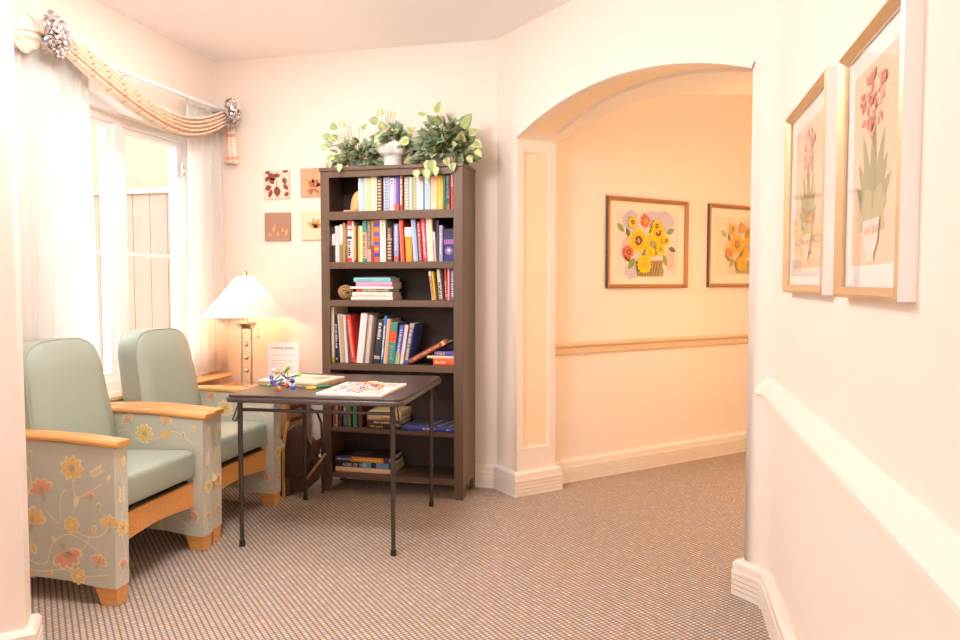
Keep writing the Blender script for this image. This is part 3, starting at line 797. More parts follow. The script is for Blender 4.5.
R2 = [
 (329.2, 332.6, 227, '4A3A38', 'dark book with grey label', [('band', .45, .75, '8C807C')]),
 (332.9, 335.8, 227, '3C2E30', 'dark book with white label', [('band', .48, .8, 'F4EEF2')]),
 (336.1, 340.0, 226, 'D8D0CC', 'pale grey book', [('stripe', 0, 1, 'EDE8E8', .3)]),
 (340.2, 343.2, 224.7, 'F2EEF2', 'white and olive book', [('band', 0, .45, '8E8058'), ('band', .45, .5, 'D8BE3C')]),
 (343.5, 345.7, 222.6, 'C9913C', 'thin amber book', []),
 (345.9, 347.9, 224, '6E5A4C', 'thin brown mottled book', [('text', .2, .9, 'A8917C', .7)]),
 (348.1, 352.3, 221, 'EDE0E0', 'red, white and black banded book', [('band', .88, .99, 'E2403C'), ('band', .77, .8, 'E2403C'), ('band', 0, .1, 'E2403C'), ('band', .56, .62, '2A2020'), ('text', .14, .54, '3A3030', .6)]),
 (352.5, 354.7, 221.5, 'F3CFC2', 'thin pale pink book', []),
 (355.0, 358.4, 224, '3C2C34', 'dark book with a gold stripe', [('stripe', .05, .95, 'D8A44A', .45)]),
 (358.7, 362.8, 226, 'F6DCA0', 'yellow and cream book', [('stripe', 0, 1, 'F4B83A', .4)]),
 (363.0, 367.2, 221, 'E1BE9C', 'beige book with teal ends', [('band', .72, .99, '2F9684'), ('band', 0, .09, '2F9684'), ('text', .12, .68, '7A5644', .6)]),
 (367.7, 371.6, 220.3, '857066', 'taupe book', [('text', .35, .95, 'A89890', .5), ('band', 0, .3, 'C7A696')]),
 (371.9, 374.3, 220.5, 'D9962C', 'thin gold and rust book', [('band', 0, .4, 'A23E28')]),
 (374.6, 379.6, 220, 'E8663C', 'orange and blue striped book', [('band', .84, .94, '3F4BC4'), ('band', .62, .7, '5058C4'), ('band', .4, .48, '4B52C8'), ('band', .12, .22, '3F4BC4'), ('band', .28, .34, 'F2A04A'), ('band', .73, .8, 'F28A4A')]),
 (380.4, 386.2, 219.8, 'DDE2CB', 'pale green book', [('text', .6, .92, 'B2BC98', .3), ('stripe', 0, 1, 'EDEDE0', .3)]),
 (387.4, 392.4, 227.5, '6C4038', 'brown book with cream and red lettering', [('dots', .08, .62, 'E8CFC4', .6), ('band', .62, .68, 'C8A898'), ('text', .7, .95, 'E2D0C8', .4)]),
 (394.2, 398.8, 224, 'A8A2CC', 'lavender book with red foot', [('text', .3, .95, 'DCD8EC', .5), ('band', .02, .14, 'E0604C'), ('stripe', .1, 1, '5A8CC0', .12)]),
 (401.3, 404.9, 220, 'F0583C', 'red orange book', [('stripe', 0, 1, 'F88A6A', .3)], 399.6),
 (406.2, 412.9, 227, 'F7941E', 'bright orange book with white top', [('band', .72, .99, 'F6EEE0'), ('text', .1, .6, 'FDBB60', .5)], 404.9),
 (414.2, 418.6, 219.5, '9DB6E0', 'light blue leaning book', [('stripe', 0, 1, 'C4D2EC', .35)], 411.2),
 (419.2, 422.8, 222, 'A8443A', 'brick red lettered book', [('text', .05, .95, 'E8B8AC', .55)], 417),
 (423.6, 427.9, 218.6, 'EB4A62', 'raspberry pink lettered book', [('text', .1, .9, 'F9C0C8', .5)], 420.9),
 (428.1, 434.0, 218.4, 'F4DDC2', 'thick cream book', [('stripe', 0, 1, 'FBEBDA', .3)], 426),
 (434.3, 436.4, 232, 'EDE6E0', 'short white and red book', [('stripe', 0, .7, 'E0503C', .35)], 433.0),
 (436.8, 439.0, 221, '4E4866', 'slim slate blue book', []),
 (439.3, 442.9, 225.5, 'A8A0B8', 'grey lavender book', [('text', .2, .8, 'D8D0DC', .5)]),
]
row(R2, 1.373, 'second', 'books on the second shelf')
# face-out book on the second shelf
a, b = on_y(443.6, 300, YS).x, on_y(454.3, 300, YS).x
o = make_book('navy book turned face out at the right end of the second shelf', 'books on the second shelf', ((a + b) / 2, YS, 1.374), .02, .185, b - a, '2C3478', mode='face')
mb = MB(); w = (b - a)
def cp(pts, h): return [(x, -h, z) for x, z in pts]
mb.add(cp([(-w / 2 + .001, .14), (w / 2 - .001, .14), (w / 2 - .001, .183), (-w / 2 + .001, .183)], .0006), [(0, 1, 2, 3)], 0)
for i in range(5): x = -w / 2 + .004 + i * .0122; mb.add(cp([(x, .098), (x + .008, .098), (x + .008, .125), (x, .125)], .0006), [(0, 1, 2, 3)], 1)
mb.add(cp([(.022 * math.cos(2 * PI * i / 20), .06 + .022 * math.sin(2 * PI * i / 20)) for i in range(20)], .0006), [tuple(range(20))], 2)
mb.add(cp([(.008 * math.cos(2 * PI * i / 12), .063 + .008 * math.sin(2 * PI * i / 12)) for i in range(12)], .001), [tuple(range(12))], 3)
mb.build('cover_art', [C('34304C'), C('C070B8'), C('8C7A9C'), C('E8DCF0')], o, smooth=False)

# row 3 left stack
def lie(px0, px1, zb, th, col, label, group, marks=(), y=YS + .005, dp=.16, rz=0.0):
    a, b = on_y(px0, 300, y).x, on_y(px1, 300, y).x
    return make_book(label, group, ((a + b) / 2, y, zb), th - .0006, b - a, dp, col, marks, mode='lie', rz=rz)
g = 'books stacked flat on the third shelf'
z = 1.1495
for px0, px1, th, col, lab, mk in (
  (351, 393, .019, 'F3E6DE', 'white book at the bottom of the stack on the third shelf', []),
  (352.5, 392.5, .028, 'F2DFD0', 'thick cream book second from bottom in the third shelf stack', [('text', .1, .6, 'D4BCA8', .3)]),
  (356.5, 390, .019, '6E8A70', 'green and dark book with red end in the third shelf stack', [('band', 0, .16, 'E03C3C'), ('text', .2, .95, 'D8B8A0', .5), ('band', .6, .8, '5C3C3C')]),
  (350.5, 393, .014, 'F8EDE8', 'thin white book in the middle of the third shelf stack', []),
  (356, 392.5, .026, 'E8A0C0', 'pink book in the third shelf stack', [('text', .6, .9, 'C87898', .2)]),
  (354, 391, .027, '8ECBD4', 'light blue book near the top of the third shelf stack', [('text', .1, .5, '68A8B8', .2)])):
    lie(px0, px1, z, th, col, lab, g, mk, y=YS, rz=random.uniform(-.03, .03)); z += th
lie(366, 391, z, .009, '3A3438', 'black magazine askew on top of the third shelf stack', g, y=YS + .01, dp=.17, rz=.18)
z += .0085
R3 = [
 (431.8, 434.4, 271.5, 'D9A07C', 'leaning cream and orange book', [('text', .1, .7, 'B05C3C', .5), ('band', .85, 1, 'EFE0C8')], 428.6),
 (434.7, 436.2, 271.5, 'E0C84A', 'thin yellow book', [], 431.6),
 (439.3, 442.6, 269.5, 'E6D6C8', 'cream and black book', [('text', 0, .6, '2A2424', .7)], 436.6),
 (442.9, 445.0, 269.5, '2E2A30', 'thin black book', [], 440.6),
 (445.3, 447.6, 268.3, 'C83838', 'dark red book', [('text', .1, .6, 'F0D0C8', .4)], 444),
 (447.8, 450.6, 267, 'E45858', 'red and white book', [('stripe', 0, 1, 'F8D8D4', .4)]),
 (451.0, 454.3, 268.5, '4E5CA0', 'blue and white book', [('text', .1, .9, 'D0CCE0', .6)]),
]
row(R3, 1.149, 'third', 'upright books at the right of the third shelf', 'stack of flat books')
R4 = [
 (330.0, 333.9, 307, 'EFE0C0', 'tall cream book', [('stripe', 0, 1, 'F8EED8', .5), ('band', .0, .1, 'D8B050')], 330.0, .2),
 (334.9, 338.6, 314, '2C2640', 'navy book with white title', [('text', .3, .8, 'E8E0E8', .45), ('text', .06, .1, 'E8E0E8', .4)], 334.0),
 (340.0, 345.0, 314, 'BFA58C', 'beige book', [('stripe', 0, 1, 'D8C4AC', .3)], 337.3),
 (345.3, 347.7, 315, 'D8D4D2', 'thin white book', [('stripe', 0, 1, 'F0ECEC', .5)], 343.0),
 (351.0, 355.5, 315, 'DE3A2C', 'thick bright red book', [('text', .12, .9, 'F8C8B4', .3)], 345.8, .18),
 (355.9, 362.3, 313, 'F2E9E4', 'thick white leaning book', [('stripe', 0, 1, 'FBF5F2', .4)], 361.3, .18),
 (363.8, 368.2, 315, 'DBC6B8', 'cream book', [('stripe', 0, 1, 'B09C92', .25)], 368.8),
 (368.5, 372.0, 317, '54423E', 'slim dark brown book', [('stripe', 0, 1, '9A8078', .2)], 373.8),
 (373.0, 379.0, 319, '3A3432', 'black book with white title', [('text', .55, .92, 'E0D8D4', .5), ('band', .1, .17, 'B0A8A0')], 378.0),
 (380.0, 382.8, 316, '3C7CC4', 'slim blue book', [('text', .1, .8, 'F0E8D8', .6), ('band', 0, .1, '2458B0')], 384.4),
 (383.1, 386.8, 319, 'E2A878', 'tan book', [('stripe', 0, 1, 'F0C09A', .4)], 387.4),
 (387.2, 394.0, 322, '4C8C80', 'teal book with orange band', [('band', .52, .78, 'E0563A'), ('text', .1, .45, '6FA898', .5)], 391.2),
 (394.4, 398.6, 325, '5068B8', 'blue book with white lettering', [('text', .3, .9, 'D8D8EC', .5), ('band', 0, .3, 'A8B890')], 400.0),
 (399.0, 402.8, 325, 'EEDAD8', 'pale pink book', [('stripe', 0, 1, 'D86870', .15)], 404.8),
 (403.2, 407.8, 323, '3E5CA4', 'blue book with tan lettering', [('text', .1, .85, 'E0C890', .6), ('band', .88, 1, 'B8A080')], 410.4),
]
row(R4, .773, 'fourth', 'books on the fourth shelf')
# leaning rust book: lies against the small stack
p0 = on_y(409.6, 364.5, YS); p1 = on_y(447, 342.5, YS); ln = (p1 - p0).length; ang = math.atan2(p1.z - .782, p1.x - p0.x)
make_book('rust brown book slanting against the flat books on the fourth shelf', 'books on the fourth shelf', (p0.x - .003, YS, .789), .028, ln, .16, 'A04A34', [('text', .12, .8, 'E8B878', .35), ('band', .86, .93, 'E8B878')], lean=PI / 2 - ang)
lie(433, 454.4, .773, .040, 'E86438', 'red orange book at the bottom of the small fourth shelf stack', 'small stack on the fourth shelf', [('text', .1, .6, 'F8D0A8', .4)])
lie(427, 454.6, .813, .016, 'E8D2B0', 'cream book in the middle of the small fourth shelf stack', 'small stack on the fourth shelf', [])
lie(434, 454.4, .829, .026, '5A4CA4', 'purple book on top of the small fourth shelf stack', 'small stack on the fourth shelf', [('text', .15, .5, 'E8C848', .6)], dp=.12)
R5 = [
 (332.0, 336.4, 402, 'D89C88', 'pink patterned book', [('text', .1, .9, '8C4438', .5)]),
 (336.8, 340.4, 402, '5A3C34', 'dark brown book', []),
 (342.2, 346.2, 402, '5E6C8C', 'grey blue book', [('text', .6, .8, 'E8E4DC', .6)]),
 (346.4, 349.6, 402, '7A7448', 'olive book', []),
 (352.4, 356.0, 402, '3E7C60', 'green book', [('stripe', 0, 1, '62A080', .25)]),
 (357.6, 361.0, 402, '6E3430', 'maroon book', []),
]
row(R5, .387, 'fifth', 'upright books on the fifth shelf')
g = 'books stacked flat on the fifth shelf'
z = .3875
for px0, px1, th, col, lab, mk in (
  (366, 400, .026, '3A2A28', 'dark book at the bottom of the fifth shelf stack', [('text', .1, .5, 'D8A468', .5)]),
  (366, 401, .024, '4A3430', 'brown book second in the fifth shelf stack', [('text', .2, .7, 'E0C8A0', .5)]),
  (366.5, 400.5, .026, 'D8B088', 'tan book third in the fifth shelf stack', [('text', .4, .8, 'B07840', .4)]),
  (368, 400.5, .030, 'E8C890', 'cream gold book on top of the fifth shelf stack', [])):
    lie(px0, px1, z, th, col, lab, g, mk, y=YS, dp=.19, rz=random.uniform(-.04, .04)); z += th
o = lie(403, 454.2, .3875, .028, '4A54B8', 'wide blue book lying at the right of the fifth shelf', 'flat books on the fifth shelf right', [('text', .38, .62, 'E0E0F4', .5), ('text', .85, .92, 'E0E0F4', .3)], y=YS - .01, dp=.22)
mb = MB(); mb.bb((-.145, .008, .0276), (.145, .21, .0282)); 
for x in (-.02, .045, .11): mb.prism([(x, .02), (x + .012, .02), (x + .05, .20), (x + .038, .20)], lambda u, v, t: (u, v, t), .0282, .0286, 1)
mb.build('cover_art', [C('585862'), C('C8C8D4')], o)
# bottom shelf stack
g = 'large books stacked on the bottom shelf'
o = lie(334, 390, .1185, .030, 'F4C8A4', 'pale peach book at the bottom of the lowest stack', g, y=YS - .012, dp=.24)
o = lie(333, 389.5, .1485, .034, '2E2C34', 'black book with white title in the lowest stack', g, [('band', .5, .66, '68A0B8'), ('band', .75, .97, '6E94B4')], y=YS - .012, dp=.235)
def text_mesh(txt, size, m, parent, loc, rot, name, ext=.0004, align='LEFT'):
    cu = bpy.data.curves.new(name, 'FONT'); cu.body = txt; cu.size = size; cu.extrude = ext; cu.align_x = align; cu.materials.append(m)
    to = bpy.data.objects.new(name, cu); COL.objects.link(to)
    dg = bpy.context.evaluated_depsgraph_get(); me = bpy.data.meshes.new_from_object(to.evaluated_get(dg)); COL.objects.unlink(to); bpy.data.objects.remove(to)
    ob_ = bpy.data.objects.new(name, me); COL.objects.link(ob_); ob_.parent = parent; ob_.location = loc; ob_.rotation_euler = rot
    return ob_
text_mesh('AGES OF THE', .025, C('EDE6DC'), o, (-.125, -.0045, .0065), (PI / 2, 0, 0), 'spine_title')
o = lie(334, 388, .1825, .030, '3A3454', 'dark book with gold band on top of the lowest stack', g, [('text', .02, .3, 'C8B0D0', .4), ('band', .3, .9, 'D08A30'), ('text', .35, .85, 'F0C060', .4)], y=YS - .012, dp=.23)
mb = MB(); mb.bb((-.14, .01, .0296), (.16, .21, .0305)); mb.bb((-.10, .05, .0305), (.02, .15, .0310), 1); mb.build('cover_art', [C('4A2A1C'), C('6C6470')], o)

# ornaments
bxe = on_y(359.2, 300, YS).x - .001
t = thing('bookend', 'orange carved half dome bookend at the left of the top shelf', 'ornament', (bxe, YS + .062, 1.6695))
M_clay = mat('carved_clay', (.80, .42, .17), .6, var=.15, scale=40)
def half(mb, prof_):
    n = 20; vs = []; k = len(prof_)
    for i in range(n + 1):
        q = PI / 2 + PI * i / n
        for r_, z_ in prof_: vs.append((r_ * math.cos(q), r_ * math.sin(q), z_))
    fs = [(i * k + j, (i + 1) * k + j, (i + 1) * k + j + 1, i * k + j + 1) for i in range(n) for j in range(k - 1)]
    fs.append(tuple(range(k)) + tuple(n * k + j for j in reversed(range(k))))
    mb.add(vs, fs)
mb = MB(); mb.prism([(-.098, -.055), (0, -.055), (0, .055), (-.098, .055)], lambda u, v, q: (u, v, q), 0, .012); mb.build('base', M_clay, t, bevel=.002)
mb = MB(); pr = [(.0001, .0125)]
for i in range(33):
    a = PI / 2 * i / 32; pr.append((.070 * math.cos(a) ** .7 + (.0016 if i % 2 else 0), .0125 + .118 * math.sin(a)))
pr[-1] = (.0001, pr[-1][1]); half(mb, pr); mb.build('dome', M_clay, t)
mb = MB(); half(mb, [(.0001, .122)] + [(.016 * math.sin(PI * i / 10), .143 - .021 * math.cos(PI * i / 10)) for i in range(1, 10)] + [(.0001, .164)]); mb.build('knob', M_clay, t)
t = thing('wicker_ball', 'tan wicker ball beside the flat books on the third shelf', 'ornament', (on_y(345.4, 300, YS + .04).x, YS + .045, 1.1485 + .047))
mb = MB(); mb.sph((0, 0, 0), .040, 16); mb.build('core', mat('wicker_dark', (.16, .08, .035), .8), t)
mb = MB()
for k in range(26):
    R = Euler((random.uniform(0, PI), random.uniform(0, PI), random.uniform(0, PI))).to_matrix()
    off = random.uniform(-.018, .018); r = math.sqrt(.0435 ** 2 - off ** 2)
    mb.tube([R @ Vector((r * math.cos(2 * PI * i / 20), r * math.sin(2 * PI * i / 20), off)) for i in range(20)], .0024, 5, closed=True)
mb.build('strands', mat('wicker', (.52, .31, .13), .6, var=.2, scale=40), t)

# ---------------------------------------------------------------- plants on the bookcase
M_l1 = mat('leaf_green', (.19, .27, .13), .45, var=.5, scale=30)
M_l2 = mat('leaf_light', (.36, .42, .16), .45, var=.3, scale=30)
M_l3 = mat('leaf_grey', (.30, .36, .24), .45, var=.4, scale=30)
M_l4 = mat('leaf_cream', (.60, .60, .32), .5, var=.2, scale=30)
M_stem = mat('stem', (.30, .24, .08), .6)
def leaf(mb, p, d, up, L, base_mi, rim):
    d = d.normalized(); s_ = d.cross(up)
    if s_.length < .1: s_ = d.cross(Vector((1, 0, 0)))
    s_.normalize(); n = s_.cross(d).normalized()
    out = [(0, .0), (.05, .30), (.28, .46), (.55, .38), (.8, .2), (1, 0)]
    mid = [(0, 0), (.3, .0), (.6, .0), (1, 0)]
    def P_(t, w, sg): return p + d * (t * L) + s_ * (w * L * sg * .95) + n * (abs(w) * .35 * L - t * t * .22 * L)
    for sg in (-1, 1):
        inner = [P_(t, w * .62, sg) for t, w in out]; outer = [P_(t, w, sg) for t, w in out]; m_ = [P_(t, 0, sg) for t, w in out]
        for i in range(5):
            mb.add([m_[i], m_[i + 1], inner[i + 1], inner[i]], [(0, 1, 2, 3)], base_mi)
            mb.add([inner[i], inner[i + 1], outer[i + 1], outer[i]], [(0, 1, 2, 3)], rim)
def plant(label, x, y, rx, ry, h, n, pot_fn, top_z=1.928, strays=(), lmin=.035, lmax=.058, z0=.03):
    t = thing('potted_ivy', label, 'plant', (x, y, top_z), group='ivy plants on top of the bookcase')
    mb = MB(); sm = MB()
    for k in range(n):
        a = random.uniform(0, 2 * PI); e = math.acos(random.uniform(0.0, 1)); rr = random.uniform(.5, 1)
        dx, dy, dz = math.sin(e) * math.cos(a), math.sin(e) * math.sin(a), math.cos(e)
        p = Vector((dx * rx * rr, dy * ry * rr, z0 + dz * h * rr))
        if p.y + y > 4.345: p.y = 4.345 - y - random.uniform(0, .04)
        d = Vector((dx + random.uniform(-.5, .5), dy + random.uniform(-.5, .3) - .2, dz * .5 + random.uniform(-.6, .4)))
        up = Vector((random.uniform(-.5, .5), random.uniform(-1.3, -.2), random.uniform(.1, 1)))
        L = random.uniform(lmin, lmax)
        if p.y + y + max(0, d.normalized().y) * L > 4.36: d.y = -abs(d.y)
        q = random.random(); bm_, rm = (0, 2) if q < .35 else (2, 0) if q < .6 else (1, 3) if q < .8 else (2, 3) if q < .92 else (3, 1)
        leaf(mb, p, d, up, L, bm_, rm)
        if k % 4 == 0: sm.tube([(0, 0, .02), (p.x * .5, p.y * .5, p.z * .8 + .02), p], .0018, 5)
    for (sx, sy, sz, dx, dz, L) in strays:
        p = Vector((sx - x, sy - y, sz - top_z)); bm_, rm = random.choice(((1, 3), (1, 0), (3, 1)))
        leaf(mb, p, Vector((dx, -.25, dz)), Vector((0, -1, .2)), L, bm_, rm)
        c = Vector((p.x * .5, min(p.y, -.0) * .4, max(p.z, .05) + .03)); sm.tube([(0, 0, .02), c, p], .0018, 5)
    mb.build('foliage', [M_l1, M_l2, M_l3, M_l4], t, ang=180)
    sm.build('stems', M_stem, t)
    pot_fn(t)
    return t
def simple_pot(m, r0, r1, h):
    def f(t):
        mb = MB(); mb.lathe([(0, 0), (r0, 0), (r1, h), (r1 - .005, h), (r0 - .005, .008), (0, .008)], n=24, caps=False); mb.build('pot', m, t)
        mb = MB(); mb.lathe([(0, h - .012), (r1 - .006, h - .012)], n=24, caps=False); mb.build('soil', mat('soil', (.05, .03, .02), .9), t)
    return f
def P4(px, py, y=4.15): q = on_y(px, py, y); return (q.x, q.y, q.z)
def stray(lst): return [(*P4(px, py, y), dx, dz, L) for px, py, y, dx, dz, L in lst]
ivx = lambda px: on_y(px, 150, 4.2).x
plant('low spreading ivy at the left end of the bookcase top', ivx(357), 4.2, .15, .11, .145, 190, simple_pot(mat('green_pot', (.25, .3, .25), .5), .045, .06, .055), strays=stray([
    (335, 130, 4.18, -.3, 1, .05), (342, 127, 4.18, .2, 1, .05), (330, 138, 4.15, -1, .4, .05), (327, 148, 4.14, -1, .1, .05), (334, 156, 4.1, -1, -.4, .055), (330, 162, 4.08, -.6, -1, .05), (341, 164, 4.04, -.3, -1, .05), (332, 146, 4.12, -.6, .5, .05), (363, 130, 4.2, .5, .8, .045), (337, 140, 4.15, -.8, .6, .055)]))
def white_pot(t):
    mb = MB(); pr = []
    n = 32; vs = []; rings = [(.052, 0), (.056, .068), (.082, .082), (.100, .135), (.096, .135), (.076, .09), (.05, .07)]
    def fn(u, v):
        i = min(int(v * 6), 5); f = v * 6 - i; a = u * 2 * PI
        r = rings[i][0] * (1 - f) + rings[i + 1][0] * f; z = rings[i][1] * (1 - f) + rings[i + 1][1] * f
        k = max(0, z - .06) / .06
        return (r * math.cos(a) * (1 + .09 * k * math.sin(7 * a)), r * math.sin(a) * (1 + .09 * k * math.sin(7 * a)), z + .012 * k * math.sin(5 * a + 1))
    mb.grid(fn, 48, 12)
    mb.build('pot', mat('white_ceramic', (.93, .90, .88), .35, var=.03), t, ang=60, merge=True)
    mb = MB(); mb.lathe([(.0545, .012), (.0562, .012), (.0582, .052), (.0565, .052)], n=24, caps=False); mb.build('ribbon', mat('pot_ribbon', (.72, .66, .62), .4, var=.25, scale=25), t)
plant('ivy in a white ruffled pot at the middle of the bookcase top', ivx(394), 4.19, .105, .09, .12, 95, white_pot, z0=.125, strays=stray([
    (381, 116, 4.18, -.2, 1, .05), (393, 118, 4.18, .1, 1, .045), (378, 122, 4.16, -1, .3, .06), (380, 136, 4.12, -.7, -.8, .055), (384, 130, 4.15, -.3, .8, .06), (408, 131, 4.15, .8, .3, .05)]), lmin=.04, lmax=.06)
plant('large trailing ivy at the right end of the bookcase top', ivx(445), 4.19, .185, .12, .24, 300, simple_pot(mat('white_ceramic', ''), .055, .07, .065), strays=stray([
    (437, 113, 4.18, .3, 1, .07), (425, 115, 4.18, -1, .3, .05), (463, 128, 4.12, .6, 1, .095), (470, 134, 4.12, 1, .5, .06), (474, 142, 4.1, .9, -.6, .06), (476, 150, 4.1, .8, -.9, .055), (468, 156, 4.1, .6, -.9, .05),
    (417, 170, 4.02, -.05, -1, .055), (427, 169, 4.02, .05, -1, .065), (436, 167, 4.02, 0, -1, .055), (431, 160, 4.04, 0, -1, .09), (446, 158, 4.04, .3, -1, .05), (409, 141, 4.1, -1, -.1, .065), (413, 132, 4.12, -.5, .4, .05), (452, 163, 4.03, .2, -1, .05)]), lmin=.045, lmax=.075)

# ---------------------------------------------------------------- wall tiles
def leafpoly(cx, cz, a, L, w):
    out = []
    for t_, k in ((0, 0), (.25, .8), (.55, 1), (.85, .5), (1, 0), (.85, -.5), (.55, -1), (.25, -.8)):
        x, y = t_ * L, k * w / 2; out.append((cx + math.cos(a) * x - math.sin(a) * y, cz + math.sin(a) * x + math.cos(a) * y))
    return out
def tile(x, z, base_c, label, fg):
    t = thing('art_tile', label, 'wall art', (x, BY, z), group='four square leaf tiles on the wall')
    mb = MB(); mb.bb((-.091, -.012, -.091), (.091, 0, .091)); mb.build('panel', mat('tile_' + str(base_c), base_c, .6, var=.12, scale=12), t, bevel=.002)
    mb = MB(); fg(mb); return mb, t
def put(mb, pts, mi=0, h=.0128): mb.add([(x, -h, z) for x, z in pts], [tuple(range(len(pts)))], mi)
def fg1(mb):
    for (x, z, a, L, w) in ((-.06, .07, -.6, .07, .045), (-.02, .06, -.1, .05, .03), (-.045, .045, -1, .05, .04), (.05, .045, -1.2, .05, .035), (-.085, -.03, .4, .05, .04), (0, -.01, -1.4, .07, .05), (.05, 0, -.8, .05, .03), (-.03, -.03, -2, .06, .03), (-.075, .02, 1, .04, .03), (.06, -.08, .9, .04, .03), (-.085, .075, .2, .04, .02), (.04, .08, .1, .05, .02)):
        x = max(-.08, min(.07, x)); put(mb, [(max(-.089, min(.089, a_)), max(-.089, min(.089, b_))) for a_, b_ in leafpoly(x, z, a, L, w)])
    put(mb, [(-.002, -.085), (.002, -.085), (.004, .03), (.0, .03)])
def fg2(mb):
    for a in (2.6, 2.0, 1.3, .7, .1): put(mb, leafpoly(0, -.03, a, .075, .045), 0)
    for a in (2.3, 1.0): put(mb, leafpoly(0, -.03, a, .05, .03), 1, .0132)
    for a in (-2.8, -2.2, -.6): put(mb, leafpoly(0, -.04, a, .05, .02), 1)
def fg3(mb):
    for i in range(9): put(mb, leafpoly(-.06 + i * .015, -.06 + (i % 4) * .012, .9 + .2 * (i % 3), .05, .022), i % 2, .0128 + .0002 * i)
def fg4(mb):
    for a in (1.2, 1.8, 2.4, .6): put(mb, leafpoly(.01, -.02, a, .07, .03), 0)
for i, (x, z, c, lab, fg, cols) in enumerate((
    (-2.416, 1.885, (.80, .62, .48), 'square tile with dark red leaves on cream, upper left of four', fg1, [C('8C4438')]),
    (-2.155, 1.890, (.66, .34, .20), 'square terracotta tile with pale petals, upper tile beside the bookcase', fg2, [C('E0A070'), C('B86840')]),
    (-2.413, 1.613, (.40, .22, .14), 'square brown tile with pale ferns, lower left of four', fg3, [C('D8A078'), C('B47C58')]),
    (-2.155, 1.616, (.86, .66, .44), 'square cream tile with faint leaf, lower tile beside the bookcase', fg4, [C('D89C60')]))):
    mb, t = tile(x, z, c, lab, fg); mb.build('leaf_print', cols, t, smooth=False)

# ---------------------------------------------------------------- end table, lamp, sign, bag
et = thing('end_table', 'brown wooden end table in the corner under the lamp', 'end table', (-2.45, 4.165, 0))
mb = MB(); mb.bb((-.29, -.165, .575), (.285, .165, .60)); mb.build('table_top', M_oakz, et, bevel=.005)
for x in (-.255, .255):
    for y in (-.135, .135):
        mb = MB(); mb.bb((x - .025, y - .025, 0), (x + .025, y + .025, .575)); mb.build('leg', M_oakz, et, bevel=.003)
mb = MB()
for z in (.37, .445, .53):
    for y in (-.135, .135): mb.bb((-.23, y - .01, z - .02), (.23, y + .01, z + .02))
    for x in (-.255, .255): mb.bb((x - .01, -.11, z - .02), (x + .01, .11, z + .02))
mb.build('rails', M_oakz, et, bevel=.002)
lp = thing('table_lamp', 'table lamp with white cone shade and brass post', 'lamp', (-2.488, 4.1, .60))
mb = MB(); mb.lathe([(0, 0), (.085, 0), (.085, .012), (.07, .02), (.03, .024), (0, .024)], n=32, caps=False); mb.build('base', M_brass, lp)
for x in (-.034, .034):
    mb = MB(); mb.tube([(x, 0, .02), (x, 0, .375)], .0085, 14); mb.build('post', M_brass, lp)
for z in (.11, .19, .27):
    mb = MB(); mb.sph((0, 0, z), .0165, 16); mb.build('ball', M_brass, lp)
mb = MB(); mb.lathe([(.0, .368), (.045, .368), (.05, .38), (.066, .40), (.064, .405), (.02, .408), (.012, .42), (.009, .47), (.015, .475), (.015, .51), (0, .51)], n=28, caps=False); mb.build('cup', M_brass, lp)
mb = MB(); mb.sph((0, 0, .545), .028, 16, sc=(1, 1, 1.3)); mb.build('bulb', mat('bulb_glass', (.95, .93, .88), .4), lp)
mb = MB(); mb.lathe([(.264, .445), (.262, .445), (.050, .690), (.052, .690)], n=48, caps=False)
sh_ = mb.build('lamp_shade', M_shade, lp, ang=60)
mb = MB(); mb.tube([(0, 0, .51), (0, .045, .53), (0, .055, .60), (0, 0, .690), (0, -.055, .60), (0, -.045, .53), (0, 0, .51)], .002, 6); mb.tube([(-.056, 0, .690), (.056, 0, .690)], .002, 6); mb.build('harp', M_brass, lp)
mb = MB(); mb.lathe([(0, .683), (.006, .683), (.008, .695), (.0, .697)], n=12, caps=False); mb.sph((0, 0, .710), .0165, 14); mb.build('finial', M_brass, lp)
mb = MB(); cx_, cy_ = .10, -.03
mb.tube([(cx_ * .2, cy_ * .2, .50), (cx_, cy_, .48), (cx_, cy_, .325)], .0016, 5); mb.sph((cx_, cy_, .32), .007, 10); mb.build('pull_chain', M_brass, lp)

sg_t = thing('sign_holder', 'white printed notice in clear stand on the end table', 'sign', (-2.285, 4.19, .60))
mb = MB(); mb.bb((-.111, .001, 0), (.111, .004, .285)); mb.bb((-.111, -.035, 0), (.111, .035, .003)); mb.build('stand', M_acr, sg_t)
mb = MB(); mb.bb((-.108, -.0005, .003), (.108, .0005, .282))
for i in range(9):
    z = .198 - i * .018; w = (.085, .07, .08, .06, .083, .075, .08, .05, .07)[i]
    if i == 1: continue
    mb.bb((-.08 if i else -.068, -.0008, z), (-.08 + 2 * w - .01, -.0004, z + .003), 1)
pp = mb.build('notice', [C('FBF4F2'), C('D9A9A4')], sg_t)
text_mesh('Listening Station', .0235, C('8A4A46'), sg_t, (-.004, -.001, .238), (PI / 2, 0, 0), 'notice_title', align='CENTER')

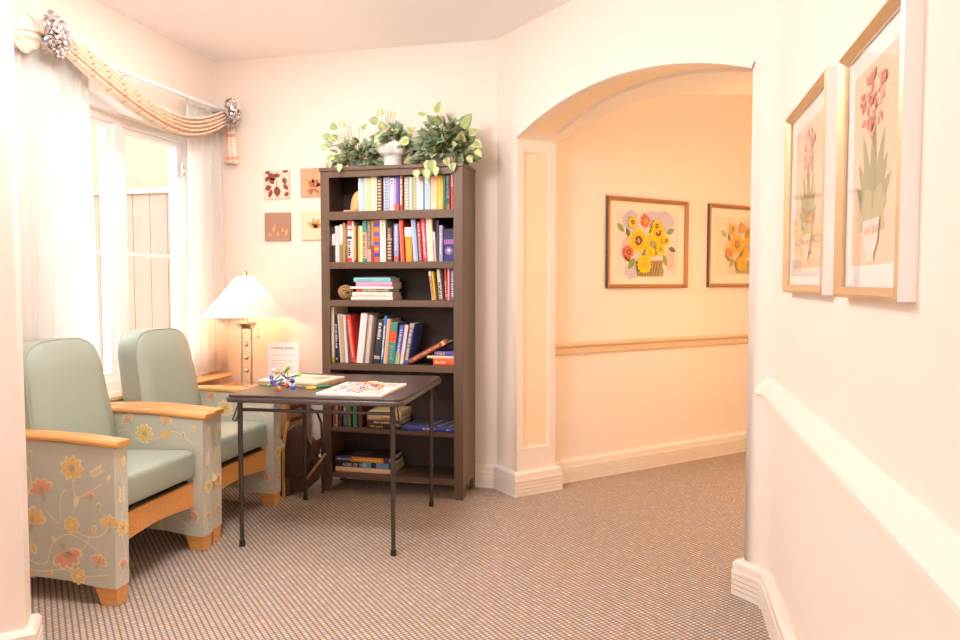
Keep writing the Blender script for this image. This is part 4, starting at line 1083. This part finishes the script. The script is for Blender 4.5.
# magazine sling on the floor
mg = thing('magazine_rack', 'dark brown sling rack with curved gold rods under the card table', 'magazine rack', (-2.08, 3.99, 0))
mb = MB()
def sl(u, v):     # u along, v across: a hanging pointed sling
    a = (v - .5) * 2
    hgt = .36 - .24 * (1 - a * a) ; wid = .13 * (1 - .5 * abs(a) ** 2)
    return (a * .10 + .04, -.10 + .14 * u + 0, hgt - .03 * math.sin(PI * u) + .05 * (1 - abs(a)) * math.sin(PI * u))
mb.grid(sl, 14, 20); mb.build('sling', mat('sling_leather', (.10, .05, .035), .5, var=.2), mg, ang=180, solid=.004)
mb = MB()
def tent(u, v):
    a = v * 2 - 1; top = .40
    z = .02 + (top - .02) * (1 - abs(a) ** 1.3); return (-.03 + a * .10 + .03 * u, -.11, z)
mb.prism([(-.15, .12), (-.10, .26), (-.05, .38), (0, .42), (.05, .36), (.10, .24), (.19, .20), (.13, .09), (.05, .02), (-.08, .02)], lambda u, v, t: (u, t, v), -.06, .0); mb.build('end_panel', mat('sling_leather', ''), mg, bevel=.01)
def arc3(cx, cz, rx, rz, y, a0, a1, n=14): return [(cx + rx * math.cos(a0 + (a1 - a0) * i / n), y, cz + rz * math.sin(a0 + (a1 - a0) * i / n)) for i in range(n + 1)]
Mg = mat('gold_rod', (.85, .48, .12), .3, metal=.4)
Md = mat('dark_rod', (.08, .04, .03), .4, metal=.4)
mb = MB(); mb.tube([(-.05, -.10, .0), (-.052, -.10, .15), (-.05, -.10, .28), (-.035, -.10, .38), (-.02, -.10, .44)], .0095, 8); mb.build('gold_rod', Mg, mg)
mb = MB(); mb.tube([(-.16, -.09, .20), (-.055, -.09, .035)], .005, 6); mb.build('gold_rod', Mg, mg)
mb = MB(); mb.tube([(.08, -.08, .10), (.20, -.06, .26)], .008, 6); mb.build('gold_rod', mat('pale_rod', (.5, .3, .15), .4), mg)
mb = MB(); mb.tube([(.14, .02, .0), (.14, .02, .30), (.135, .02, .42), (.11, .02, .48), (.07, .02, .50), (.03, .02, .48)], .008, 8); mb.build('handle_rod', Md, mg)
mb = MB(); mb.prism([(-.155, .24), (-.13, .30), (-.08, .33), (-.06, .30), (-.09, .25)], lambda u, v, t: (u, t, v), -.075, -.062); mb.build('gold_patch', Mg, mg, bevel=.003)
mb = MB(); mb.bb((-.16, -.10, 0), (-.03, -.03, .10)); mb.build('box', mat('rack_box', (.10, .06, .04), .6), mg, bevel=.006)
mb = MB(); mb.tube(arc3(.17, .19, .05, .07, -.03, 0, PI), .004, 6); mb.build('wire_loop', Md, mg)

# ---------------------------------------------------------------- card table
TA = math.radians(4.2); tc_ = Vector((-1.575, 3.505, 0))
ct = thing('card_table', 'dark brown folding card table with metal legs', 'table', tc_, TA)
hw = .430; TZ = .73
def rr(hx, hy, r, n=5):
    out = []
    for cx, cy, a0 in ((hx - r, hy - r, 0), (-hx + r, hy - r, PI / 2), (-hx + r, -hy + r, PI), (hx - r, -hy + r, 3 * PI / 2)):
        out += arc_pts(cx, cy, r, a0, a0 + PI / 2, n)
    return out
mb = MB(); mb.prism(rr(hw - .008, hw - .008, .035), lambda u, v, t: (u, v, t), TZ - .012, TZ); mb.build('table_top', M_ttop, ct, bevel=.003)
mb = MB(); mb.prism(rr(hw, hw, .04), lambda u, v, t: (u, v, t), TZ - .036, TZ - .0122); mb.build('edge_band', M_ttop, ct, bevel=.007, seg=3)
lg = .372
for sx in (-1, 1):
    for sy in (-1, 1):
        x, y = sx * lg, sy * (lg + .008)
        mb = MB(); mb.tube([(x, y, TZ - .036), (x, y, .0 + .02)], [.0125, .0105], 12); l = mb.build('leg', M_tmet, ct)
        mb = MB(); mb.lathe([(0, 0), (.014, 0), (.0135, .028), (.0, .03)], (x, y, 0), 14, caps=False); mb.build('rubber_foot', M_rub, l)
    mb = MB()
for sy in (-1, 1):
    mb = MB(); mb.tube([(-lg, sy * (lg + .008), .655), (lg, sy * (lg + .008), .655)], .008, 8); mb.build('cross_rail', M_tmet, ct)
for sx in (-1, 1):
    for sy in (-1, 1):
        mb = MB(); y = sy * (lg + .008)
        for dx in (-.012, .006): mb.tube([(sx * (lg + .005) + dx, y - sy * .03, TZ - .036), (sx * (lg + .028) + dx, y + .0, .60)], .004, 6)
        mb.tube([(sx * (lg + .03), y, .60), (sx * lg, y, .61)], .005, 6)
        mb.build('folding_brace', M_tmet, ct)

# things on the card table
def tab(px, py, z=TZ): return on_z(px, py, z)
q = [tab(320.8, 392.8, .744), tab(386, 395, .744), tab(403, 383.2, .744), tab(342, 381.7, .744)]
cen = sum(q, Vector()) / 4; rzb = math.atan2((q[1] - q[0] + q[2] - q[3]).y, (q[1] - q[0] + q[2] - q[3]).x)
wB, dB = (q[1] - q[0]).length, (q[2] - q[1]).length
bdn = thing('puzzle_board', 'white bordered board with colourful pictures on the card table', 'puzzle', (cen.x, cen.y, TZ), rzb)
wB, dB = ((q[1] - q[0]).length + (q[2] - q[3]).length) / 2, ((q[2] - q[1]).length + (q[3] - q[0]).length) / 2
mb = MB(); mb.bb((-wB / 2, -dB / 2, 0), (wB / 2, dB / 2, .014)); mb.build('board', C('FBEDE4'), bdn, bevel=.003)
cols = [C(c) for c in ('E8B4A0', 'A8C4D8', 'F2D49C', '6C8CC0', 'C85848', 'F8F0E8', 'A8A890', '8C7A78')]
mb = MB()
for i in range(9):
    for j in range(10):
        x = -wB / 2 + .02 + i * (wB - .04) / 9; y = -dB / 2 + .02 + j * (dB - .04) / 10
        w_, d_ = (wB - .04) / 9, (dB - .04) / 10
        pl = [(x + w_ / 2 + w_ * .52 * random.uniform(.6, 1) * math.cos(a), y + d_ / 2 + d_ * .52 * random.uniform(.6, 1) * math.sin(a)) for a in [k * PI / 4 for k in range(8)]]
        mb.add([(u, v, .0147 + .0001 * ((i + j) % 3)) for u, v in pl], [tuple(range(8))], random.choice((0, 1, 2, 3, 4, 5, 5, 5, 6, 7, 2, 0)))
mb.build('picture', cols, bdn, smooth=False)
# heap of loose pieces
pcs = [('white', 'F8F0EC'), ('cream', 'F4DCC0'), ('pink', 'E8A8A0'), ('red', 'D04C3C'), ('blue', '6C9CD8'), ('yellow', 'F0C850')]
for i in range(34):
    nm, cc = random.choice(pcs[:3] * 2 + pcs)
    a = random.uniform(0, 2 * PI); r = math.sqrt(random.random())
    x = .03 + r * .115 * math.cos(a); y = .07 + r * .10 * math.sin(a)
    mb = MB(); L = random.uniform(.016, .024)
    pl = []
    for k in range(16):
        aa = 2 * PI * k / 16; rad = L * (.62 + .22 * math.cos(4 * aa)); pl.append((rad * math.cos(aa), rad * math.sin(aa)))
    mb.prism(pl, lambda u, v, t: (u, v, t), 0, .005)
    o = mb.build('puzzle_piece', C(cc)); c_, s_ = math.cos(rzb), math.sin(rzb)
    lay = 0 if i < 16 else 1 if i < 26 else 2
    if lay: x = .03 + (x - .03) * (.75 - .2 * lay); y = .07 + (y - .07) * (.75 - .2 * lay)
    o.location = (cen.x + x * c_ - y * s_, cen.y + x * s_ + y * c_, TZ + .0152 + lay * .0065); o.rotation_euler = (random.uniform(-.12, .12) * lay, random.uniform(-.12, .12) * lay, random.uniform(0, 6))
    tag(o, f'small {nm} puzzle piece loose in the heap on the colourful board', 'puzzle piece', 'loose puzzle pieces on the board')

# cream flat game box behind
bxp = [tab(259, 382.5, .745), tab(319.5, 385.8, .745), tab(341.4, 377, .745)]
v1 = bxp[1] - bxp[0]; v2 = bxp[2] - bxp[1]; rz_ = math.atan2(v1.y, v1.x)
cb = bxp[0] + v1 * .5 + v2 * .5
gb = thing('game_box', 'flat cream box with a printed lid at the back of the card table', 'box', (cb.x + .01, cb.y - .01, TZ), rz_)
w1, w2 = v1.length * .96, .27
mb = MB(); mb.bb((-w1 / 2, -w2 / 2, 0), (w1 / 2, w2 / 2, .020)); mb.build('tray', C('E8C8A0'), gb, bevel=.003)
mb = MB(); mb.bb((-w1 / 2 - .003, -w2 / 2 - .003, .012), (w1 / 2 + .003, w2 / 2 + .003, .026)); mb.build('lid', C('F2DCC2'), gb, bevel=.003)
mb = MB()
for i, (x, y, w, d, c) in enumerate(((.02, -.02, .10, .20, 0), (-.13, .02, .10, .14, 1), (.10, .03, .06, .12, 2), (.12, -.07, .05, .05, 0))):
    mb.add([(x - w / 2, y - d / 2, .0266), (x + w / 2, y - d / 2, .0266), (x + w / 2, y + d / 2, .0266), (x - w / 2, y + d / 2, .0266)], [(0, 1, 2, 3)], c)
mb.build('lid_print', [C('CFC4A0'), C('F0D2A8'), C('A8AC88')], gb, smooth=False)

# stick and bead toy
toy_c = tab(283, 390.5, TZ)
ty = thing('bead_toy', 'multicoloured rod and bead toy at the front of the card table', 'toy', toy_c)
nodes = [('green', (287.8, 368), .00, '6CB82C', .011), ('orange', (277.2, 372), -.03, 'F09A3C', .012), ('white', (273.8, 370.5), .03, 'C8D8F0', .011), ('blue', (271.4, 377.3), .0, '3A64C8', .011),
         ('purple', (272.5, 382.3), -.03, '7A48A0', .012), ('lime', (268.7, 385.6), .04, '7CC83C', .010), ('teal', (279.3, 385.0), .02, '30A0B0', .012), ('orange', (279.3, 388.6), -.055, 'F08A30', .013),
         ('red', (287.8, 385.5), -.02, 'E0582C', .014), ('blue', (292.7, 387.4), -.05, '3A6CD8', .012), ('lime', (299, 374.6), -.01, '9CD840', .011), ('blue', (292.7, 381.2), .04, '2C58B8', .011)]
pos = []
for nm, (px, py), dy, c, r in nodes:
    p = on_y(px, py, toy_c.y + dy)
    if p.z - r < TZ: p.z = TZ + r + .0005
    pos.append(p - toy_c)
beads = {}
for (nm, _, _, c, r), p in zip(nodes, pos):
    mb = MB(); mb.sph(p, r, 16); b_ = mb.build('bead', C(c, .25), ty); 
rods = [(0, 6, '6CB82C'), (0, 8, 'F08A30'), (0, 3, 'E8E8F4'), (1, 11, '2C58B8'), (2, 8, 'E8E8F4'), (3, 7, '3A64C8'), (4, 0, '6CB82C'), (5, 8, '7A48A0'), (10, 6, '8CC83C'), (10, 4, '2C58B8'), (9, 1, 'E8E8F4'), (11, 5, '2C58B8'), (10, 9, 'E8E8F4'), (2, 5, 'E8E8F4'), (4, 7, '7A48A0'), (6, 9, '7A48A0')]
for a_, b_, c in rods:
    mb = MB(); mb.tube([pos[a_], pos[b_]], .0032, 8); mb.build('rod', C(c, .3), ty)
# green tool with yellow ring
gp = tab(311, 389, TZ); gq = tab(331, 387.2, TZ); dv = gq - gp
gt = thing('magnifier', 'small green handled tool with a yellow ring beside the bead toy', 'toy', gp, math.atan2(dv.y, dv.x))
mb = MB(); mb.tube([(.022 * math.cos(2 * PI * i / 24), .022 * math.sin(2 * PI * i / 24), .0045) for i in range(24)], .0042, 8, closed=True); mb.build('ring', C('F2CC2C', .3), gt)
mb = MB(); mb.tube([(.024, 0, .006), (.05, 0, .007), (min(dv.length, .12), 0, .006)], [.004, .006, .005], 10); mb.build('handle', C('1E9A64', .3), gt)

# ---------------------------------------------------------------- framed pictures
def sunflowers(mb, W_, H_, pal):
    """bouquet drawn as flat shapes in local x,z. materials: 0 bg,1 yellow,2 dark,3 coral,4 green,5 basket,6 lilac,7 orange,8 green dark"""
    S = W_ / .475
    def P_(pts, mi, h): mb.add([(x * S, -h, z * S) for x, z in pts], [tuple(range(len(pts)))], mi)
    def blob(x, z, rx, rz, mi, h): P_([(x + rx * math.cos(a) * random.uniform(.8, 1.1), z + rz * math.sin(a) * random.uniform(.8, 1.1)) for a in [k * PI / 7 for k in range(14)]], mi, h)
    hh = [.0006]
    def H2(): hh[0] += .00008; return hh[0]
    for x, z, rx, rz, mi in ((-.13, .12, .06, .06, 6), (.12, .12, .08, .07, 6), (-.16, -.03, .04, .08, 9), (.17, -.08, .04, .07, 9), (-.12, -.15, .06, .05, 6), (.04, .15, .06, .04, 6)): blob(x, z, rx, rz, mi, H2())
    for x, z, a, L in ((.14, .06, .4, .07), (.16, -.02, -.3, .06), (-.13, -.10, 2.6, .06), (-.03, .11, 1.6, .06), (-.18, .06, 2.4, .07), (.12, -.06, -1.2, .07), (-.1, -.08, -2.2, .08), (.05, .0, -.5, .1), (-.05, -.05, -1, .1), (.1, -.12, -1.4, .07), (-.14, .03, 2, .06), (.0, .06, .5, .1)): P_(leafpoly(x, z, a, L, L * .5), 4 if L > .065 else 8, H2())
    P_([(-.10, -.10), (.12, -.09), (.10, -.185), (-.08, -.185)], 5, H2())
    for i in range(9): P_([(-.085 + i * .022, -.10), (-.078 + i * .022, -.10), (-.075 + i * .019, -.18), (-.082 + i * .019, -.18)], 8, H2())
    def sf(x, z, r, pm, cm, n=14):
        for k in range(n): P_(leafpoly(x, z, 2 * PI * k / n + .1, r, r * .42), pm, H2())
        for k in range(n): P_(leafpoly(x, z, 2 * PI * (k + .5) / n, r * .75, r * .3), 7 if pm == 1 else pm, H2())
        blob(x, z, r * .36, r * .36, cm, H2()); blob(x, z, r * .18, r * .18, 5, H2())
    sf(-.075, .015, .078, 1, 2); sf(.03, -.005, .070, 1, 4); sf(.07, .065, .062, 1, 2); sf(-.125, .115, .038, 1, 2, 10); sf(-.03, .125, .040, 3, 7, 10); sf(-.155, -.05, .042, 3, 2, 10)
    sf(-.04, -.115, .058, 1, 7); sf(.125, .02, .034, 1, 2, 10); sf(.05, .10, .04, 1, 2, 10); sf(.0, -.05, .04, 1, 7, 12); sf(.08, -.03, .04, 1, 4, 12)
PAL = [mat('print_ground', (.82, .72, .66), .8, var=.12, scale=9), C('FBD420', .7), C('6E3C24', .7), C('EE6A50', .7), C('96A05C', .7), C('C29A5C', .7), C('CDC2D0', .7), C('F6B818', .7), C('6E6A3C', .7), C('F0C4B0', .7)]
def framed(name_label, loc, rz, W_, H_, fw, depth, mframe, mside, mboard, mw, art, group, glass=True):
    """local: x along wall, -y towards the viewer, origin at picture centre on the wall"""
    t = thing('framed_picture', name_label, 'picture', loc, rz, group)
    mb = MB(); x, z = W_ / 2, H_ / 2
    prf = [(0, 0), (0, depth), (fw * .35, depth + .004), (fw * .75, depth - .004), (fw, depth - .010), (fw, depth - .016), (fw * .6, depth - .016), (fw * .6, 0)]
    cor = [(-x, -z), (x, -z), (x, z), (-x, z)]; vs = []
    for sx, sz in ((-1, -1), (1, -1), (1, 1), (-1, 1)):
        for a, b in prf: vs.append((sx * (x - a), -b, sz * (z - a)))
    k = len(prf); fs = []; ms = []
    for i in range(4):
        for j in range(k):
            f = (i * k + j, i * k + (j + 1) % k, ((i + 1) % 4) * k + (j + 1) % k, ((i + 1) % 4) * k + j)
            mb.add([vs[q_] for q_ in f], [(0, 1, 2, 3)], 1 if j == 0 else 0)
    mb.build('frame', [mframe, mside], t, merge=True, ang=30)
    mb = MB(); mb.bb((-x + fw * .6, -depth + .018, -z + fw * .6), (x - fw * .6, -.002, z - fw * .6)); mb.build('mat_board', mboard, t)
    mb = MB(); ax, az = x - fw - mw[0], z - fw - mw[1]
    y = depth - .018
    pr_ = MB(); pr_.T = Matrix.Translation((0, -y, 0))
    pr_.bb((-ax, -.0006, -az), (ax, 0, az)); art(pr_, 2 * ax, 2 * az); pr_.build('print', art.pal, t, smooth=False)
    if glass:
        mb = MB(); mb.bb((-x + fw * .8, -depth + .0125, -z + fw * .8), (x - fw * .8, -depth + .0105, z - fw * .8)); mb.build('glass', M_glass, t)
    return t
def art_sun(mb, w, h): sunflowers(mb, w, h, PAL)
art_sun.pal = PAL
PAL2 = [mat('print_ground_pale', (.84, .70, .50), .8, var=.1, scale=9), C('F4BC3C', .7), C('B07840', .7), C('EE9A60', .7), C('B8AC74', .7), C('C8A878', .7), C('E0CDB4', .7), C('F0AA3C', .7), C('9C9464', .7), C('F0C8A0', .7)]
def art_sun2(mb, w, h): mb.T = mb.T @ Matrix.Translation((.02, 0, 0)); sunflowers(mb, w * .9, h, PAL2)
art_sun2.pal = PAL2
def hallp(t, z): p = A(HS, OD) ; p = A(HS, 0) + NN * t; return (p.x, p.y, z)
T0 = (Vector((-.601, 4.547)) - A(HS, 0)).dot(NN)
framed('gilt framed sunflower bouquet print, left one on the hall wall', hallp(T0 + .726 + .02, 1.5115), PI / 4, .725, .592, .026, .026, M_hfr, M_fdark, M_matb, (.055, .06), art_sun, 'sunflower prints in the hall')
framed('gilt framed paler sunflower print, cut off by the arch pier', hallp(T0 + 1.30 + .3625 + .02, 1.515), PI / 4, .725, .59, .026, .026, M_hfr, M_fdark, M_matb, (.055, .06), art_sun2, 'sunflower prints in the hall')
def botanical(seed, pinkish):
    def art(mb, w, h):
        rnd = random.Random(seed); h_ = [.0006]
        def P_(pts, mi): h_[0] += .00005; mb.add([(x * 1.75, -h_[0], z * 1.12) for x, z in pts], [tuple(range(len(pts)))], mi)
        for a, L in ((1.57, .20), (1.3, .16), (1.85, .17), (1.1, .12), (2.1, .13), (.8, .10), (2.4, .10)): P_(leafpoly(0, -.10, a, L, .028), 1)
        for a in (0.3, .9, 2.2, 2.8, 3.6, 5.8): P_(leafpoly(0, -.09, a, .06, .04), 3)
        P_([(-.004, -.08), (.004, -.08), (.006, .1), (.0, .1)], 1)
        for i in range(42):
            z = .055 + .105 * rnd.random(); w_ = .035 * math.sin(PI * min(1, max(0, (.175 - z) / .13))) + .012; x = rnd.uniform(-w_, w_)
            a = rnd.uniform(0, 6); P_(leafpoly(x, z, a, .022, .011), 2 if rnd.random() < .75 else 4)
        P_([(-.035, -.10), (.035, -.10), (.028, -.145), (.012, -.165), (.020, -.175), (-.020, -.175), (-.012, -.165), (-.028, -.145)], 5)
        for i in range(5): P_(leafpoly(-.025 + i * .012, -.13, 1.4, .02, .008), 2 if i % 2 else 3)
    art.pal = [mat('botanical_paper', (.86, .66, .48), .8, var=.03, scale=4), C('A8A880'), C('E08878' if pinkish else 'D89AA8'), C('C0BC94'), C('F0B8A8'), C('F0E6DC')]
    return art
# right wall prints (wall faces -x)
framed('gold framed hyacinth print nearest the viewer on the right wall', (RX, (1.40 + 1.872) / 2, 1.49), -PI / 2, .475, .545, .024, .030, M_gold, M_white, M_matw, (.055, .045), botanical(3, True), 'botanical prints on the right wall')
framed('gold framed botanical print beside the archway on the right wall', (RX, (2.0 + 2.62) / 2, 1.502), -PI / 2, .61, .565, .024, .030, M_gold, M_white, M_matw, (.075, .05), botanical(5, False), 'botanical prints on the right wall')

# ---------------------------------------------------------------- lights
def area(name, loc, size, power, col, rot=(0, 0, 0), sy=None):
    l = bpy.data.lights.new(name, 'AREA'); l.energy = power; l.color = col; l.size = size
    if sy: l.shape = 'RECTANGLE'; l.size_y = sy
    o = bpy.data.objects.new(name, l); COL.objects.link(o); o.location = loc; o.rotation_euler = rot; return o
def globe(name, loc, r, power, col):
    l = bpy.data.lights.new(name, 'POINT'); l.energy = power; l.color = col; l.shadow_soft_size = r
    o = bpy.data.objects.new(name, l); COL.objects.link(o); o.location = loc
globe('unseen_overhead_light', (-2.2, -1.2, 2.1), .3, 46, (.97, .97, 1))  # added behind the camera to lift ceiling and walls, no known fixture
globe('unseen_overhead_light', (-1.45, 2.1, 2.40), .16, 45, (.97, .97, 1))
area('nook_fill_light', (-1.9, 3.3, 2.68), .5, 9, (1, .97, .95), sy=.5)  # fill added just out of view to brighten the window corner
p = A(1.55, 1.35); globe('hall_lamp_light', (p.x, p.y, 1.30), .14, 20, (1, .75, .44))
p = A(1.0, 3.9); globe('hall_lamp_light', (p.x, p.y, 1.7), .12, 16, (1, .60, .26))
l = bpy.data.lights.new('bulb_light', 'POINT'); l.energy = 12; l.color = (1, .50, .22); l.shadow_soft_size = .035
o = bpy.data.objects.new('bulb_light', l); COL.objects.link(o); o.location = (-2.505, 4.1, 1.165)
l = bpy.data.lights.new('sun', 'SUN'); l.energy = 1.5; l.color = (1, .93, .84); l.angle = math.radians(2)
o = bpy.data.objects.new('sun', l); COL.objects.link(o); o.rotation_euler = Vector((.25, 1, -.9)).to_track_quat('-Z', 'Y').to_euler()
wd = bpy.data.worlds.new('world'); scene.world = wd; wd.use_nodes = True
nt = wd.node_tree; bg = nt.nodes['Background']; bg.inputs[1].default_value = 1.0
tcw = nt.nodes.new('ShaderNodeTexCoord'); grd = nt.nodes.new('ShaderNodeTexGradient'); mpw = nt.nodes.new('ShaderNodeMapping'); mpw.inputs['Rotation'].default_value = (0, PI / 2, 0)
crw = nt.nodes.new('ShaderNodeValToRGB'); crw.color_ramp.elements[0].color = (1, .97, .93, 1); crw.color_ramp.elements[1].color = (.85, .93, 1, 1)
nt.links.new(tcw.outputs['Generated'], mpw.inputs[0]); nt.links.new(mpw.outputs[0], grd.inputs[0]); nt.links.new(grd.outputs[0], crw.inputs[0]); nt.links.new(crw.outputs[0], bg.inputs[0])
bg.inputs[1].default_value = 3.4

# ---------------------------------------------------------------- camera
cd = bpy.data.cameras.new('camera'); cd.sensor_width = 36; cd.lens = F / 960 * 36; cd.clip_start = .02
co = bpy.data.objects.new('camera', cd); COL.objects.link(co); co.location = (0, 0, CH); co.rotation_euler = (PI / 2 - PITCH, 0, YAW)
scene.camera = co
vs_ = scene.view_settings; vs_.view_transform = 'Standard'; vs_.look = 'None'; vs_.gamma = 1; vs_.exposure = 0.58; vs_.use_curve_mapping = False
scene.cycles.max_bounces = 10; scene.cycles.diffuse_bounces = 6; scene.cycles.transparent_max_bounces = 12; scene.cycles.caustics_reflective = False; scene.cycles.caustics_refractive = False
scene.cycles.use_denoising = True
